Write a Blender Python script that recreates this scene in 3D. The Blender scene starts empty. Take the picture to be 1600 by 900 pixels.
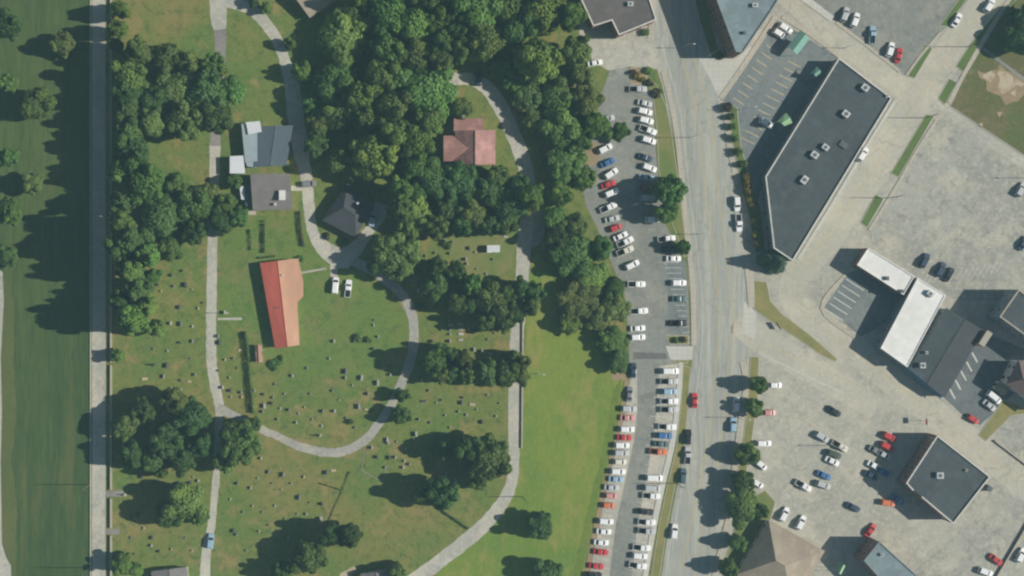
import bpy, bmesh, math, random
from mathutils import Vector, Matrix
from mathutils.geometry import tessellate_polygon
random.seed(7)
R = math.radians
SC = bpy.context.scene
COL = SC.collection

# ------------------------------------------------------------------ camera, sky, sun, exposure
S = 0.2                      # metres of ground per photo pixel
CAMH = 430.0                 # flying height
NAD = (560, 450)             # photo pixel straight below the camera
XN, YN = (NAD[0]-800)*S, (450-NAD[1])*S
cam_d = bpy.data.cameras.new('camera')
cam = bpy.data.objects.new('camera', cam_d); COL.objects.link(cam)
cam.location = (XN, YN, CAMH)
cam_d.sensor_width = 36; cam_d.lens = 36*CAMH/(1600*S)
cam_d.shift_x = (800-NAD[0])/1600.0; cam_d.shift_y = 0
cam_d.clip_end = 3000
SC.camera = cam
SUN_EL, SUN_AZ = R(37), R(90)      # the sun stands due east (photo right)
w = bpy.data.worlds.new('World'); SC.world = w; w.use_nodes = True
nt = w.node_tree; nt.nodes.clear()
sky = nt.nodes.new('ShaderNodeTexSky'); sky.sky_type = 'NISHITA'; sky.sun_disc = False
sky.sun_elevation = SUN_EL; sky.sun_rotation = SUN_AZ; sky.altitude = 300
bg = nt.nodes.new('ShaderNodeBackground'); bg.inputs[1].default_value = 0.05
wo = nt.nodes.new('ShaderNodeOutputWorld')
nt.links.new(sky.outputs[0], bg.inputs[0]); nt.links.new(bg.outputs[0], wo.inputs[0])
sl = bpy.data.lights.new('sun', 'SUN'); sl.energy = 5.0; sl.angle = R(0.6); sl.color = (1, 0.95, 0.86)
so = bpy.data.objects.new('sun', sl); COL.objects.link(so)
so.rotation_euler = Vector((-math.cos(SUN_EL), 0, -math.sin(SUN_EL))).to_track_quat('-Z', 'Y').to_euler()
so.location = (200, 0, 300)
vs = SC.view_settings; vs.view_transform = 'Standard'; vs.look = 'None'; vs.gamma = 1; vs.exposure = 0.2
SC.cycles.filter_width = 2.3
SC.cycles.max_bounces = 5; SC.cycles.diffuse_bounces = 3; SC.cycles.volume_bounces = 0

# ------------------------------------------------------------------ helpers
def P(px, py, z=0.0):
    """photo pixel at height z -> world point (perspective of the flight)"""
    x, y = (px-800)*S, (450-py)*S
    k = (CAMH-z)/CAMH
    return Vector((XN+(x-XN)*k, YN+(y-YN)*k, z))
def PP(pts, z=0.0): return [P(a, b, z) for a, b in pts]
def area2(pts): return sum(pts[i-1].x*pts[i].y-pts[i].x*pts[i-1].y for i in range(len(pts)))
def ccw(pts): return pts if area2(pts) > 0 else pts[::-1]
def link(name, me, parent=None, mat=None, loc=None):
    o = bpy.data.objects.new(name, me); COL.objects.link(o)
    if parent: o.parent = parent
    if mat and me is not None and not me.materials: me.materials.append(mat)
    if loc is not None: o.location = loc
    return o
def empty(name, loc=(0, 0, 0), rz=0):
    o = bpy.data.objects.new(name, None); COL.objects.link(o); o.location = loc; o.rotation_euler = (0, 0, rz)
    o.empty_display_size = .5
    return o
def tag(o, label, cat, group=None):
    o['label'] = label; o['category'] = cat
    if group: o['group'] = group
    return o
def struct(o): o['kind'] = 'structure'; return o
def pyd(name, v, f, smooth=False):
    me = bpy.data.meshes.new(name); me.from_pydata([tuple(q) for q in v], [], f); me.update()
    if smooth:
        for p in me.polygons: p.use_smooth = True
    return me
def poly_mesh(name, pts, z=None, z0=None):
    """flat face (z0 None) or a slab down to z0"""
    pts = ccw([Vector((p.x, p.y, p.z if z is None else z)) for p in pts])
    tris = [list(t) for t in tessellate_polygon([pts])]
    out = []
    for t in tris:
        a, b, c = (pts[i] for i in t)
        out.append(t if (b-a).cross(c-a).z > 0 else t[::-1])
    v = list(pts); n = len(pts)
    if z0 is not None:
        v += [Vector((p.x, p.y, z0)) for p in pts]
        for i in range(n):
            j = (i+1) % n; out.append([i, i+n, j+n, j])
    return pyd(name, v, out)
def inset(pts, d):
    pts = ccw(pts); n = len(pts); out = []
    for i in range(n):
        a, b, c = pts[i-1], pts[i], pts[(i+1) % n]
        e1 = (b-a); e1.z = 0; e1.normalize(); e2 = (c-b); e2.z = 0; e2.normalize()
        n1 = Vector((-e1.y, e1.x, 0)); n2 = Vector((-e2.y, e2.x, 0))
        m = n1+n2; k = max(m.dot(n1), .35)
        out.append(b+m*(d/k))
    return out
def ring_mesh(name, pts, wd, z0, z1, gap=None):
    o = ccw(pts); i = inset(o, wd); n = len(o); v = []
    for z in (z0, z1):
        v += [Vector((p.x, p.y, z)) for p in o]+[Vector((p.x, p.y, z)) for p in i]
    f = []
    for a in range(n):
        b = (a+1) % n
        if gap is not None and ((o[a]+o[b])/2-gap).length < .6:
            f += [[a, a+n, a+3*n, a+2*n], [b+n, b, b+2*n, b+3*n]]; continue
        f += [[a, b, b+2*n, a+2*n], [a+2*n, b+2*n, b+3*n, a+3*n], [b+n, a+n, a+3*n, b+3*n], [b, a, a+n, b+n]]
    return pyd(name, v, f)
def wall_mesh(name, pts, z0, z1):
    o = ccw(pts); n = len(o)
    v = [Vector((p.x, p.y, z0)) for p in o]+[Vector((p.x, p.y, z1)) for p in o]
    return pyd(name, v, [[a, (a+1) % n, (a+1) % n+n, a+n] for a in range(n)])
class MB:
    def __init__(s): s.v = []; s.f = []
    def add(s, v, f):
        k = len(s.v); s.v += [Vector(q) for q in v]; s.f += [[i+k for i in q] for q in f]
    def box(s, x0, x1, y0, y1, z0, z1, M=None):
        v = [Vector(q) for q in ((x0, y0, z0), (x1, y0, z0), (x1, y1, z0), (x0, y1, z0), (x0, y0, z1), (x1, y0, z1), (x1, y1, z1), (x0, y1, z1))]
        if M: v = [M @ q for q in v]
        s.add(v, [[3, 2, 1, 0], [4, 5, 6, 7], [0, 1, 5, 4], [1, 2, 6, 5], [2, 3, 7, 6], [3, 0, 4, 7]])
    def tube(s, pts, rads, n=7):
        rings = []
        for i, p in enumerate(pts):
            p = Vector(p); d = (Vector(pts[min(i+1, len(pts)-1)])-Vector(pts[max(i-1, 0)])).normalized()
            u = d.cross(Vector((0.13, 1, .21))).normalized(); w_ = d.cross(u)
            rings.append([p+(u*math.cos(t)+w_*math.sin(t))*rads[i] for t in (2*math.pi*k/n for k in range(n))])
        v = [q for r in rings for q in r]; f = []
        for i in range(len(pts)-1):
            for k in range(n): f.append([i*n+k, i*n+(k+1) % n, (i+1)*n+(k+1) % n, (i+1)*n+k])
        f += [list(range(n))[::-1], [len(v)-n+k for k in range(n)]]
        s.add(v, f)
    def mesh(s, name, smooth=False): return pyd(name, s.v, s.f, smooth)
    def build(s, name, parent=None, mat=None, smooth=False): return link(name, s.mesh(name, smooth), parent, mat)
def box_mesh(name, lx, ly, z0, z1, bev=0.0):
    bm = bmesh.new(); bmesh.ops.create_cube(bm, size=1)
    for q in bm.verts: q.co = Vector((q.co.x*lx, q.co.y*ly, z0+(q.co.z+.5)*(z1-z0)))
    if bev: bmesh.ops.bevel(bm, geom=bm.edges[:], offset=bev, segments=1, affect='EDGES')
    me = bpy.data.meshes.new(name); bm.to_mesh(me); bm.free(); return me

# ------------------------------------------------------------------ materials
def mat(name, base, rough=.85, noise=(), spec=.3, metal=0.0, bump=None, rnd=0.0, stretch=(1, 1, 1), extra=None, trans=0.0):
    """noise: list of (scale, colour, low, high, amount[, detail]) laid over the base colour in turn"""
    m = bpy.data.materials.new(name); m.use_nodes = True
    t = m.node_tree; N = t.nodes; L = t.links; b = N['Principled BSDF']
    b.inputs['Roughness'].default_value = rough; b.inputs['Metallic'].default_value = metal
    b.inputs['Specular IOR Level'].default_value = spec
    tc = N.new('ShaderNodeTexCoord'); mp = N.new('ShaderNodeMapping'); mp.inputs['Scale'].default_value = stretch
    L.new(tc.outputs['Object'], mp.inputs[0])
    rgb = N.new('ShaderNodeRGB'); rgb.outputs[0].default_value = (*base, 1); cur = rgb.outputs[0]
    for k, q in enumerate(noise):
        sc_, c_, lo, hi, am = q[:5]; det = q[5] if len(q) > 5 else 4
        nz = N.new('ShaderNodeTexNoise'); nz.inputs['Scale'].default_value = sc_; nz.inputs['Detail'].default_value = det
        nz.inputs['Roughness'].default_value = .62; nz.noise_dimensions = '4D'; nz.inputs['W'].default_value = 3.7*k+len(name)
        L.new(mp.outputs[0], nz.inputs['Vector'])
        mr = N.new('ShaderNodeMapRange'); mr.inputs[1].default_value = lo; mr.inputs[2].default_value = hi
        mr.inputs[3].default_value = 0; mr.inputs[4].default_value = am
        L.new(nz.outputs[0], mr.inputs[0])
        mx = N.new('ShaderNodeMixRGB'); L.new(mr.outputs[0], mx.inputs[0]); L.new(cur, mx.inputs[1]); mx.inputs[2].default_value = (*c_, 1)
        cur = mx.outputs[0]
    if extra: cur = extra(N, L, mp, cur)
    if rnd:
        oi = N.new('ShaderNodeObjectInfo'); hs = N.new('ShaderNodeHueSaturation')
        m1 = N.new('ShaderNodeMapRange'); m1.inputs[3].default_value = 1-rnd; m1.inputs[4].default_value = 1+rnd
        m2 = N.new('ShaderNodeMapRange'); m2.inputs[3].default_value = .5-rnd*.09; m2.inputs[4].default_value = .5+rnd*.06
        ml = N.new('ShaderNodeMath'); ml.operation = 'MULTIPLY'; ml.inputs[1].default_value = 7.31
        fr = N.new('ShaderNodeMath'); fr.operation = 'FRACT'
        L.new(oi.outputs['Random'], m1.inputs[0]); L.new(oi.outputs['Random'], ml.inputs[0]); L.new(ml.outputs[0], fr.inputs[0])
        L.new(fr.outputs[0], m2.inputs[0]); L.new(m2.outputs[0], hs.inputs['Hue']); L.new(m1.outputs[0], hs.inputs['Value'])
        L.new(cur, hs.inputs['Color']); cur = hs.outputs[0]
    L.new(cur, b.inputs['Base Color'])
    if bump:
        nz = N.new('ShaderNodeTexNoise'); nz.inputs['Scale'].default_value = bump[0]; nz.inputs['Detail'].default_value = 3
        L.new(mp.outputs[0], nz.inputs['Vector'])
        bp = N.new('ShaderNodeBump'); bp.inputs['Strength'].default_value = bump[1]; bp.inputs['Distance'].default_value = bump[2]
        L.new(nz.outputs[0], bp.inputs['Height']); L.new(bp.outputs[0], b.inputs['Normal'])
    if trans:
        tr = N.new('ShaderNodeBsdfTranslucent'); L.new(cur, tr.inputs[0]); mx = N.new('ShaderNodeMixShader'); mx.inputs[0].default_value = trans
        L.new(b.outputs[0], mx.inputs[1]); L.new(tr.outputs[0], mx.inputs[2]); L.new(mx.outputs[0], N['Material Output'].inputs[0])
    return m
def brick_extra(c2, mortar, sx=1.0):
    def f(N, L, mp, cur):
        tc = N.new('ShaderNodeTexCoord'); sp = N.new('ShaderNodeSeparateXYZ'); L.new(tc.outputs['Object'], sp.inputs[0])
        ad = N.new('ShaderNodeMath'); ad.operation = 'ADD'; L.new(sp.outputs[0], ad.inputs[0]); L.new(sp.outputs[1], ad.inputs[1])
        cb = N.new('ShaderNodeCombineXYZ'); L.new(ad.outputs[0], cb.inputs[0]); L.new(sp.outputs[2], cb.inputs[1])
        br = N.new('ShaderNodeTexBrick'); br.inputs['Scale'].default_value = 4*sx; br.inputs['Mortar Size'].default_value = .02
        L.new(cb.outputs[0], br.inputs[0]); L.new(cur, br.inputs[1]); br.inputs[2].default_value = (*c2, 1); br.inputs[3].default_value = (*mortar, 1)
        return br.outputs[0]
    return f
def joints_extra(scale, col, msize=.02, rot=0.0):
    def f(N, L, mp, cur):
        tc = N.new('ShaderNodeTexCoord'); m2 = N.new('ShaderNodeMapping'); m2.inputs['Rotation'].default_value = (0, 0, rot)
        L.new(tc.outputs['Object'], m2.inputs[0])
        br = N.new('ShaderNodeTexBrick'); br.offset = 0; br.inputs['Scale'].default_value = scale; br.inputs['Mortar Size'].default_value = msize
        br.inputs['Brick Width'].default_value = 1; br.inputs['Row Height'].default_value = 1
        L.new(m2.outputs[0], br.inputs[0]); L.new(cur, br.inputs[1]); L.new(cur, br.inputs[2]); br.inputs[3].default_value = (*col, 1)
        return br.outputs[0]
    return f
M = {}
M['cemetery'] = mat('cemetery_grass', (.172, .205, .052), .95, [(.05, (.115, .195, .048), .42, .6, .85), (.03, (.27, .215, .08), .5, .64, .8),
    (.16, (.32, .235, .10), .53, .66, .75), (.4, (.07, .125, .034), .5, .66, .7), (.9, (.25, .22, .095), .5, .68, .6), (1.7, (.055, .095, .028), .52, .68, .6), (.7, (.30, .25, .14), .62, .72, .5)], .1, bump=(6, .5, .15))
M['loop'] = mat('loop_lawn_grass', (.152, .212, .048), .95, [(.05, (.12, .205, .048), .42, .6, .85), (.04, (.20, .19, .075), .52, .68, .8),
    (.16, (.22, .20, .08), .54, .68, .7), (.4, (.075, .14, .036), .5, .66, .7), (.9, (.22, .22, .09), .5, .68, .6), (1.7, (.065, .115, .032), .52, .68, .6)], .1, bump=(6, .5, .15))
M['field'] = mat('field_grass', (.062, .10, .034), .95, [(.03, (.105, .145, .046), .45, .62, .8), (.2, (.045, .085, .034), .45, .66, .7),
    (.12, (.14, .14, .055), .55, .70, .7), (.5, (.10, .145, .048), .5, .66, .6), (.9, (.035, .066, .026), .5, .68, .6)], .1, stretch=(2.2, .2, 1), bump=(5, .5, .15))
M['lawn'] = mat('lawn_grass', (.195, .255, .046), .95, [(.045, (.135, .225, .046), .42, .6, .85), (.1, (.29, .27, .08), .5, .63, .8),
    (.4, (.12, .195, .045), .5, .68, .65), (.9, (.265, .31, .08), .5, .68, .55), (1.8, (.11, .19, .036), .52, .7, .5), (.16, (.31, .235, .11), .60, .72, .7)], .1, stretch=(1.5, .7, 1), bump=(6, .5, .12))
M['field_light'] = mat('field_edge_grass', (.10, .125, .045), .95, [(.06, (.13, .14, .05), .45, .6, .8), (.3, (.08, .11, .04), .5, .68, .7), (1.2, (.15, .155, .06), .5, .68, .6)], .1)
M['lawn_edge'] = mat('lawn_edge_grass', (.135, .20, .042), .95, [(.1, (.165, .22, .045), .44, .6, .8), (.5, (.10, .16, .035), .5, .68, .7), (1.2, (.19, .22, .055), .5, .68, .5)], .1)
M['verge'] = mat('verge_grass', (.20, .21, .075), .95, [(.1, (.12, .19, .055), .44, .6, .8), (.3, (.30, .235, .10), .5, .7, .6), (1.5, (.10, .15, .05), .5, .74, .5)], .1)
M['green_verge'] = mat('green_verge_grass', (.12, .185, .055), .95, [(.12, (.10, .15, .05), .44, .6, .8), (.3, (.19, .16, .085), .52, .72, .7), (1.5, (.17, .21, .065), .5, .74, .5)], .1)
M['dry_verge'] = mat('dry_verge_grass', (.235, .225, .085), .95, [(.12, (.31, .26, .115), .46, .62, .7), (.25, (.155, .19, .065), .5, .68, .7), (1.5, (.19, .19, .07), .5, .74, .5)], .1)
M['rough'] = mat('rough_plot_grass', (.135, .135, .055), .95, [(.06, (.10, .15, .045), .45, .6, .8), (.12, (.21, .165, .09), .5, .64, .8), (.4, (.27, .20, .12), .56, .7, .7), (.9, (.08, .10, .035), .5, .68, .6), (1.6, (.22, .19, .09), .52, .7, .5)], .1)
M['soil'] = mat('bare_soil', (.33, .245, .145), .95, [(.4, (.25, .20, .12), .4, .65, .8), (1.5, (.40, .31, .2), .5, .7, .6)], .1)
M['pale_soil'] = mat('pale_gravel', (.47, .40, .28), .95, [(.35, (.33, .25, .15), .45, .65, .9), (1.5, (.55, .48, .36), .5, .7, .6)], .1)
def crack_extra(c, scale, wd, amt):
    """sealed cracks: thin wandering cell edges that come and go"""
    def f(N, L, mp, cur):
        tc = N.new('ShaderNodeTexCoord'); nz = N.new('ShaderNodeTexNoise'); nz.inputs['Scale'].default_value = .25; nz.inputs['Detail'].default_value = 3
        L.new(tc.outputs['Object'], nz.inputs['Vector'])
        vm = N.new('ShaderNodeVectorMath'); vm.operation = 'MULTIPLY_ADD'; L.new(nz.outputs['Color'], vm.inputs[0]); vm.inputs[1].default_value = (6, 6, 0); L.new(tc.outputs['Object'], vm.inputs[2])
        vo = N.new('ShaderNodeTexVoronoi'); vo.feature = 'DISTANCE_TO_EDGE'; vo.inputs['Scale'].default_value = scale; L.new(vm.outputs[0], vo.inputs['Vector'])
        m1 = N.new('ShaderNodeMapRange'); m1.inputs[1].default_value = wd*.4; m1.inputs[2].default_value = wd; m1.inputs[3].default_value = 1; m1.inputs[4].default_value = 0; L.new(vo.outputs[0], m1.inputs[0])
        n2 = N.new('ShaderNodeTexNoise'); n2.inputs['Scale'].default_value = .06; L.new(tc.outputs['Object'], n2.inputs['Vector'])
        m2 = N.new('ShaderNodeMapRange'); m2.inputs[1].default_value = .42; m2.inputs[2].default_value = .58; m2.inputs[4].default_value = amt; L.new(n2.outputs[0], m2.inputs[0])
        mu = N.new('ShaderNodeMath'); mu.operation = 'MULTIPLY'; L.new(m1.outputs[0], mu.inputs[0]); L.new(m2.outputs[0], mu.inputs[1])
        mx = N.new('ShaderNodeMixRGB'); L.new(mu.outputs[0], mx.inputs[0]); L.new(cur, mx.inputs[1]); mx.inputs[2].default_value = (*[x*.42 for x in c], 1)
        return mx.outputs[0]
    return f
def asph(name, c, amt=1.0, st=(1, 1, 1), tint=(1.06, 1.0, .92), crack=(.16, .022, .34)):
    d = lambda k: tuple(x*k for x in c)
    return mat(name, c, .9, [(.03, d(.8), .42, .6, .75*amt), (.1, tuple(x*1.22*tt for x, tt in zip(c, tint)), .48, .64, .7*amt), (.35, d(.72), .52, .67, .65*amt),
        (.8, tuple(x*1.3*tt for x, tt in zip(c, tint)), .5, .66, .55*amt), (1.6, d(.68), .52, .69, .55*amt), (.2, d(.5), .6, .72, .5*amt), (.17, d(1.35), .6, .7, .55*amt)], .25, stretch=st, extra=crack_extra(c, *crack))
M['lane'] = asph('pale_lane', (.44, .43, .37))
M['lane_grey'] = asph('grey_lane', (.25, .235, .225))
M['drive'] = asph('grey_drive', (.36, .35, .31))
M['road'] = asph('main_road_asphalt', (.365, .375, .335), 1, (3.2, .22, 1))
M['street'] = asph('street_asphalt', (.465, .445, .365), .6)
M['paved'] = asph('pale_paving', (.41, .40, .338))
M['lot'] = asph('parking_asphalt', (.25, .258, .232))
M['lot_pale'] = asph('pale_parking', (.44, .425, .365))
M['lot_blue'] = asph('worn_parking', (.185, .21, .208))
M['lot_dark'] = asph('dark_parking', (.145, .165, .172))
M['lot_worn'] = asph('weathered_parking', (.37, .368, .32), 1.4)
M['patch'] = asph('asphalt_patch', (.15, .15, .145))
M['walk'] = mat('sidewalk_concrete', (.47, .43, .345), .9, [(.1, (.40, .375, .31), .42, .65, .8), (.5, (.53, .48, .39), .5, .7, .6), (2.5, (.36, .34, .28), .55, .75, .5)], .2,
    extra=joints_extra(.62, (.27, .25, .2), .02))
M['walk_pale'] = mat('pale_sidewalk_concrete', (.55, .54, .48), .9, [(.1, (.47, .455, .40), .42, .65, .8), (2.5, (.42, .41, .36), .55, .75, .5)], .2, extra=joints_extra(.62, (.36, .35, .3), .02))
M['kerb'] = mat('kerb_concrete', (.48, .45, .38), .9, [(.6, (.38, .36, .3), .45, .7, .8)])
M['paint_white'] = mat('white_road_paint', (.60, .59, .54), .8, [(1.2, (.42, .42, .37), .45, .65, .9)])
M['paint_tan'] = mat('faded_yellow_paint', (.52, .43, .25), .8, [(.9, (.38, .36, .28), .45, .65, .9)])
M['paint_yellow'] = mat('yellow_road_paint', (.50, .40, .18), .8, [(.8, (.40, .37, .29), .42, .62, .95)])
def roofm(name, c, k=1.0, rough=.9, st=(1, 1, 1), spec=.2, ex=None):
    d = lambda q: tuple(x*q for x in c)
    return mat(name, c, rough, [(.07, d(.78), .42, .6, .85*k), (.3, d(1.28), .5, .68, .7*k), (.9, d(.72), .52, .7, .6*k), (1.6, d(1.25), .54, .7, .5*k), (.14, d(1.45), .6, .72, .55*k)], spec, stretch=st, extra=ex)
M['roof_dark'] = roofm('dark_felt_roof', (.072, .087, .092), 1.1, .8, ex=joints_extra(.3, (.083, .098, .103), .02, R(37)))
M['roof_slate'] = roofm('slate_blue_roof', (.215, .27, .285), 1, ex=joints_extra(.35, (.19, .24, .255), .02, R(53)))
M['roof_brown'] = roofm('brown_gravel_roof', (.135, .122, .115), 1)
M['roof_white'] = roofm('white_membrane_roof', (.77, .76, .72), .45, ex=joints_extra(.33, (.68, .67, .63), .02, R(32)))
M['roof_grey'] = roofm('grey_shingle_roof', (.20, .185, .175), .7)
M['roof_shingle'] = roofm('charcoal_shingle_roof', (.075, .08, .088), .7)
M['roof_bluegrey'] = roofm('blue_grey_metal_roof', (.095, .125, .145), .6)
M['roof_pale'] = roofm('pale_metal_roof', (.33, .40, .42), .5)
M['roof_bright'] = roofm('bright_metal_roof', (.64, .66, .68), .3)
M['roof_red'] = roofm('red_painted_metal_roof', (.50, .12, .085), .75, .65, (1, .3, 1))
M['roof_salmon'] = roofm('sun_bleached_red_metal_roof', (.53, .30, .195), .65, .65, (1, .3, 1))
M['roof_pink'] = roofm('pinkish_red_metal_roof', (.37, .20, .175), 1.5, .7)
M['roof_tan'] = roofm('tan_shingle_roof', (.335, .28, .215), .9)
M['roof_umber'] = roofm('umber_shingle_roof', (.20, .175, .155), .6)
M['roof_mauve'] = roofm('mauve_shingle_roof', (.20, .135, .13), .6)
M['brick'] = mat('red_brick', (.20, .075, .055), .9, [(.6, (.15, .055, .045), .45, .65, .8)], extra=brick_extra((.25, .10, .07), (.3, .27, .24)))
M['brick_tan'] = mat('tan_brick', (.40, .22, .13), .9, [(.6, (.3, .16, .1), .45, .65, .8)], extra=brick_extra((.45, .27, .17), (.4, .36, .3)))
M['render'] = mat('painted_wall', (.42, .42, .40), .9, [(.5, (.34, .34, .32), .45, .65, .7)])
M['render_grey'] = mat('grey_painted_wall', (.22, .25, .27), .9, [(.5, (.17, .19, .2), .45, .65, .7)])
M['siding'] = mat('white_siding', (.68, .67, .63), .8, [(.5, (.58, .57, .53), .45, .65, .7)])
M['stone'] = mat('rubble_stone', (.30, .28, .24), .95, [(1.4, (.2, .19, .165), .42, .6, .9), (4, (.4, .37, .32), .5, .7, .7)], bump=(3, .6, .1))
M['parapet'] = mat('pale_coping', (.64, .62, .56), .8, [(.8, (.5, .48, .43), .45, .65, .8)])
M['parapet_tan'] = mat('tan_coping', (.45, .39, .31), .8, [(.8, (.34, .3, .25), .45, .65, .8)])
M['glass'] = mat('window_glass', (.02, .028, .034), .08, spec=.7)
M['door'] = mat('painted_door', (.12, .07, .05), .6)
M['unit'] = mat('rooftop_unit_metal', (.55, .56, .54), .6, [(2, (.4, .41, .4), .45, .65, .7)])
M['unit_dark'] = mat('dark_rooftop_metal', (.10, .115, .125), .6)
M['copper'] = mat('green_canopy_metal', (.17, .34, .27), .7, [(1, (.21, .40, .32), .45, .65, .7)])
M['green_cloth'] = mat('light_green_canopy', (.25, .42, .23), .8, [(1, (.3, .47, .28), .45, .65, .7)])
M['awning'] = mat('blue_awning', (.16, .26, .33), .8, [(1, (.22, .33, .40), .45, .65, .7)])
M['metal'] = mat('galvanised_steel', (.42, .43, .43), .5, metal=.5)
M['wood'] = mat('weathered_wood', (.16, .13, .10), .9)
M['lamp'] = mat('lamp_head', (.5, .5, .48), .5)
M['gr_pale'] = mat('pale_marble', (.37, .365, .33), .8, [(2, (.42, .42, .38), .45, .65, .8)], rnd=.12)
M['gr_grey'] = mat('grey_granite', (.22, .225, .21), .8, [(2, (.2, .2, .2), .45, .65, .8)], rnd=.25)
M['gr_dark'] = mat('dark_granite', (.085, .09, .095), .4, rnd=.2)
M['gr_tan'] = mat('tan_sandstone', (.48, .38, .26), .9, [(2, (.36, .29, .2), .45, .65, .8)], rnd=.12)
M['rubber'] = mat('tyre_rubber', (.02, .02, .021), .9)
M['carglass'] = mat('car_glass', (.018, .024, .03), .07, spec=.8)
M['headlight'] = mat('headlight_lens', (.6, .62, .62), .2)
M['bark'] = mat('tree_bark', (.10, .08, .06), .95, [(3, (.06, .05, .04), .45, .65, .8)])
def leafmat(name, c, rnd=.3):
    return mat(name, c, .62, [(.28, tuple(x*1.35 for x in c), .5, .68, .7), (.5, tuple(x*.7 for x in c), .5, .7, .6), (1.2, (c[0]*1.5, c[1]*1.3, c[2]*1.0), .56, .74, .6)], .2, rnd=rnd, trans=.38)
M['leaf'] = leafmat('broad_leaves', (.14, .245, .064))
M['leaf_light'] = leafmat('light_leaves', (.18, .285, .066), .25)
M['leaf_olive'] = leafmat('olive_leaves', (.165, .225, .068), .25)
M['leaf_dark'] = leafmat('dark_leaves', (.105, .195, .06), .25)
M['leaf_blue'] = leafmat('blue_green_needles', (.17, .27, .19), .1)
M['leaf_yellow'] = leafmat('yellow_shrub_leaves', (.30, .25, .055), .2)
M['leaf_brown'] = leafmat('brown_shrub_leaves', (.12, .10, .06), .2)
PAINT = {}
for nm, c in dict(white=(.80, .80, .79), cream=(.66, .63, .54), silver=(.47, .48, .48), grey=(.20, .21, .215), black=(.018, .02, .023), red=(.52, .035, .035),
        maroon=(.17, .03, .035), orange=(.62, .17, .07), pink=(.60, .26, .24), blue=(.05, .15, .36), navy=(.03, .055, .10), light_blue=(.30, .44, .55), teal=(.07, .125, .13), green=(.055, .075, .06)).items():
    PAINT[nm] = mat(nm+'_car_paint', c, .32, spec=.5)

# ------------------------------------------------------------------ the ground, lawns, lanes
LZ = .004
ORD = ['', 'first', 'second', 'third', 'fourth', 'fifth', 'sixth', 'seventh', 'eighth', 'ninth', 'tenth', 'eleventh', 'twelfth', 'thirteenth', 'fourteenth', 'fifteenth', 'sixteenth', 'seventeenth', 'eighteenth', 'nineteenth', 'twentieth']
def sheet(name, px, m, layer, parent=None, jit=0.0):
    pts = PP(px)
    if jit:                                            # ragged turf edge
        out = []; rr = random.Random(len(px)*17+layer)
        for i, a in enumerate(pts):
            b = pts[(i+1) % len(pts)]; n = max(1, int((b-a).length/1.6))
            for k in range(n): out.append(a.lerp(b, k/n)+Vector((rr.uniform(-jit, jit), rr.uniform(-jit, jit), 0)))
        pts = out
    o = link(name, poly_mesh(name, pts, layer*LZ), parent, M[m])
    return struct(o) if parent is None else o
def crom(pts, n=6):
    out = []
    for i in range(len(pts)-1):
        p0, p1, p2, p3 = pts[max(i-1, 0)], pts[i], pts[i+1], pts[min(i+2, len(pts)-1)]
        for k in range(n):
            t = k/n
            out.append(tuple(.5*((2*b)+(c-a)*t+(2*a-5*b+4*c-d)*t*t+(3*b-a-3*c+d)*t**3) for a, b, c, d in zip(p0, p1, p2, p3)))
    out.append(pts[-1]); return out
def ribbon(name, pts, m, layer, jit=.0, parent=None, z=None):
    q = crom([tuple(map(float, p)) for p in pts]); rr = random.Random(layer*31+len(q)); v = []; f = []; zz = layer*LZ if z is None else z
    for i, (x, y, wd) in enumerate(q):
        a = Vector(q[max(i-1, 0)][:2]); b = Vector(q[min(i+1, len(q)-1)][:2]); d = (b-a).normalized(); n = Vector((-d.y, d.x))
        for s in (-.5, .5):
            e = Vector((x, y))+n*s*(wd+rr.uniform(-jit, jit)*2); p = P(e.x, e.y); v.append((p.x, p.y, zz))
    for i in range(len(q)-1): f.append([2*i, 2*i+2, 2*i+3, 2*i+1])
    me = pyd(name, v, f)
    if me.polygons[0].normal.z < 0: me.flip_normals()
    o = link(name, me, parent, M[m])
    return struct(o) if parent is None else o
NR = [0, 0]
def raised(name, px, m, kw=.18):
    """kerbed strip: a concrete kerb with turf or paving inside it"""
    pts = PP(px); NR[0] += 1; h = .10+.002*NR[0]
    o = struct(link(name, poly_mesh(name, inset(pts, kw), h-.02, 0.0), None, M[m]))
    link('kerb', ring_mesh('kerb', pts, kw-.004, 0, h), o, M['kerb']); return o

G = 1300
gm = pyd('ground', [(-G, -G, 0), (G, -G, 0), (G, G, 0), (-G, G, 0)], [[0, 1, 2, 3]])
struct(link('ground', gm, None, M['cemetery']))
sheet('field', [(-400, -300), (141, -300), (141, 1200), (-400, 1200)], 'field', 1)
sheet('lawn', [(842, 395), (868, 440), (870, 510), (930, 520), (950, 575), (975, 585), (968, 640), (955, 700), (938, 770), (918, 850), (905, 960), (640, 960), (690, 885), (770, 820), (800, 770), (812, 700), (816, 600), (822, 520), (826, 440), (832, 395)], 'lawn', 2, jit=.25)
sheet('lawn', [(345, 400), (400, 340), (470, 335), (488, 380), (520, 412), (600, 445), (634, 490), (636, 540), (600, 560), (560, 600), (470, 590), (420, 560), (395, 520), (345, 500)], 'loop', 1, jit=1.0)
sheet('lawn_edge', [(972, 590), (966, 640), (953, 700), (937, 765), (922, 830), (908, 900), (900, 960), (886, 960), (900, 870), (918, 800), (935, 730), (950, 660), (958, 610)], 'lawn_edge', 3, jit=.3)
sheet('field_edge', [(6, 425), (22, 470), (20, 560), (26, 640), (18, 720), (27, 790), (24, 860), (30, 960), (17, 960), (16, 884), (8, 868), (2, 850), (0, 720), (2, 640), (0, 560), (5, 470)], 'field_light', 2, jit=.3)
sheet('dirt_patch', [(955, 578), (978, 580), (980, 594), (957, 594)], 'soil', 3, jit=.2)
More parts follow.
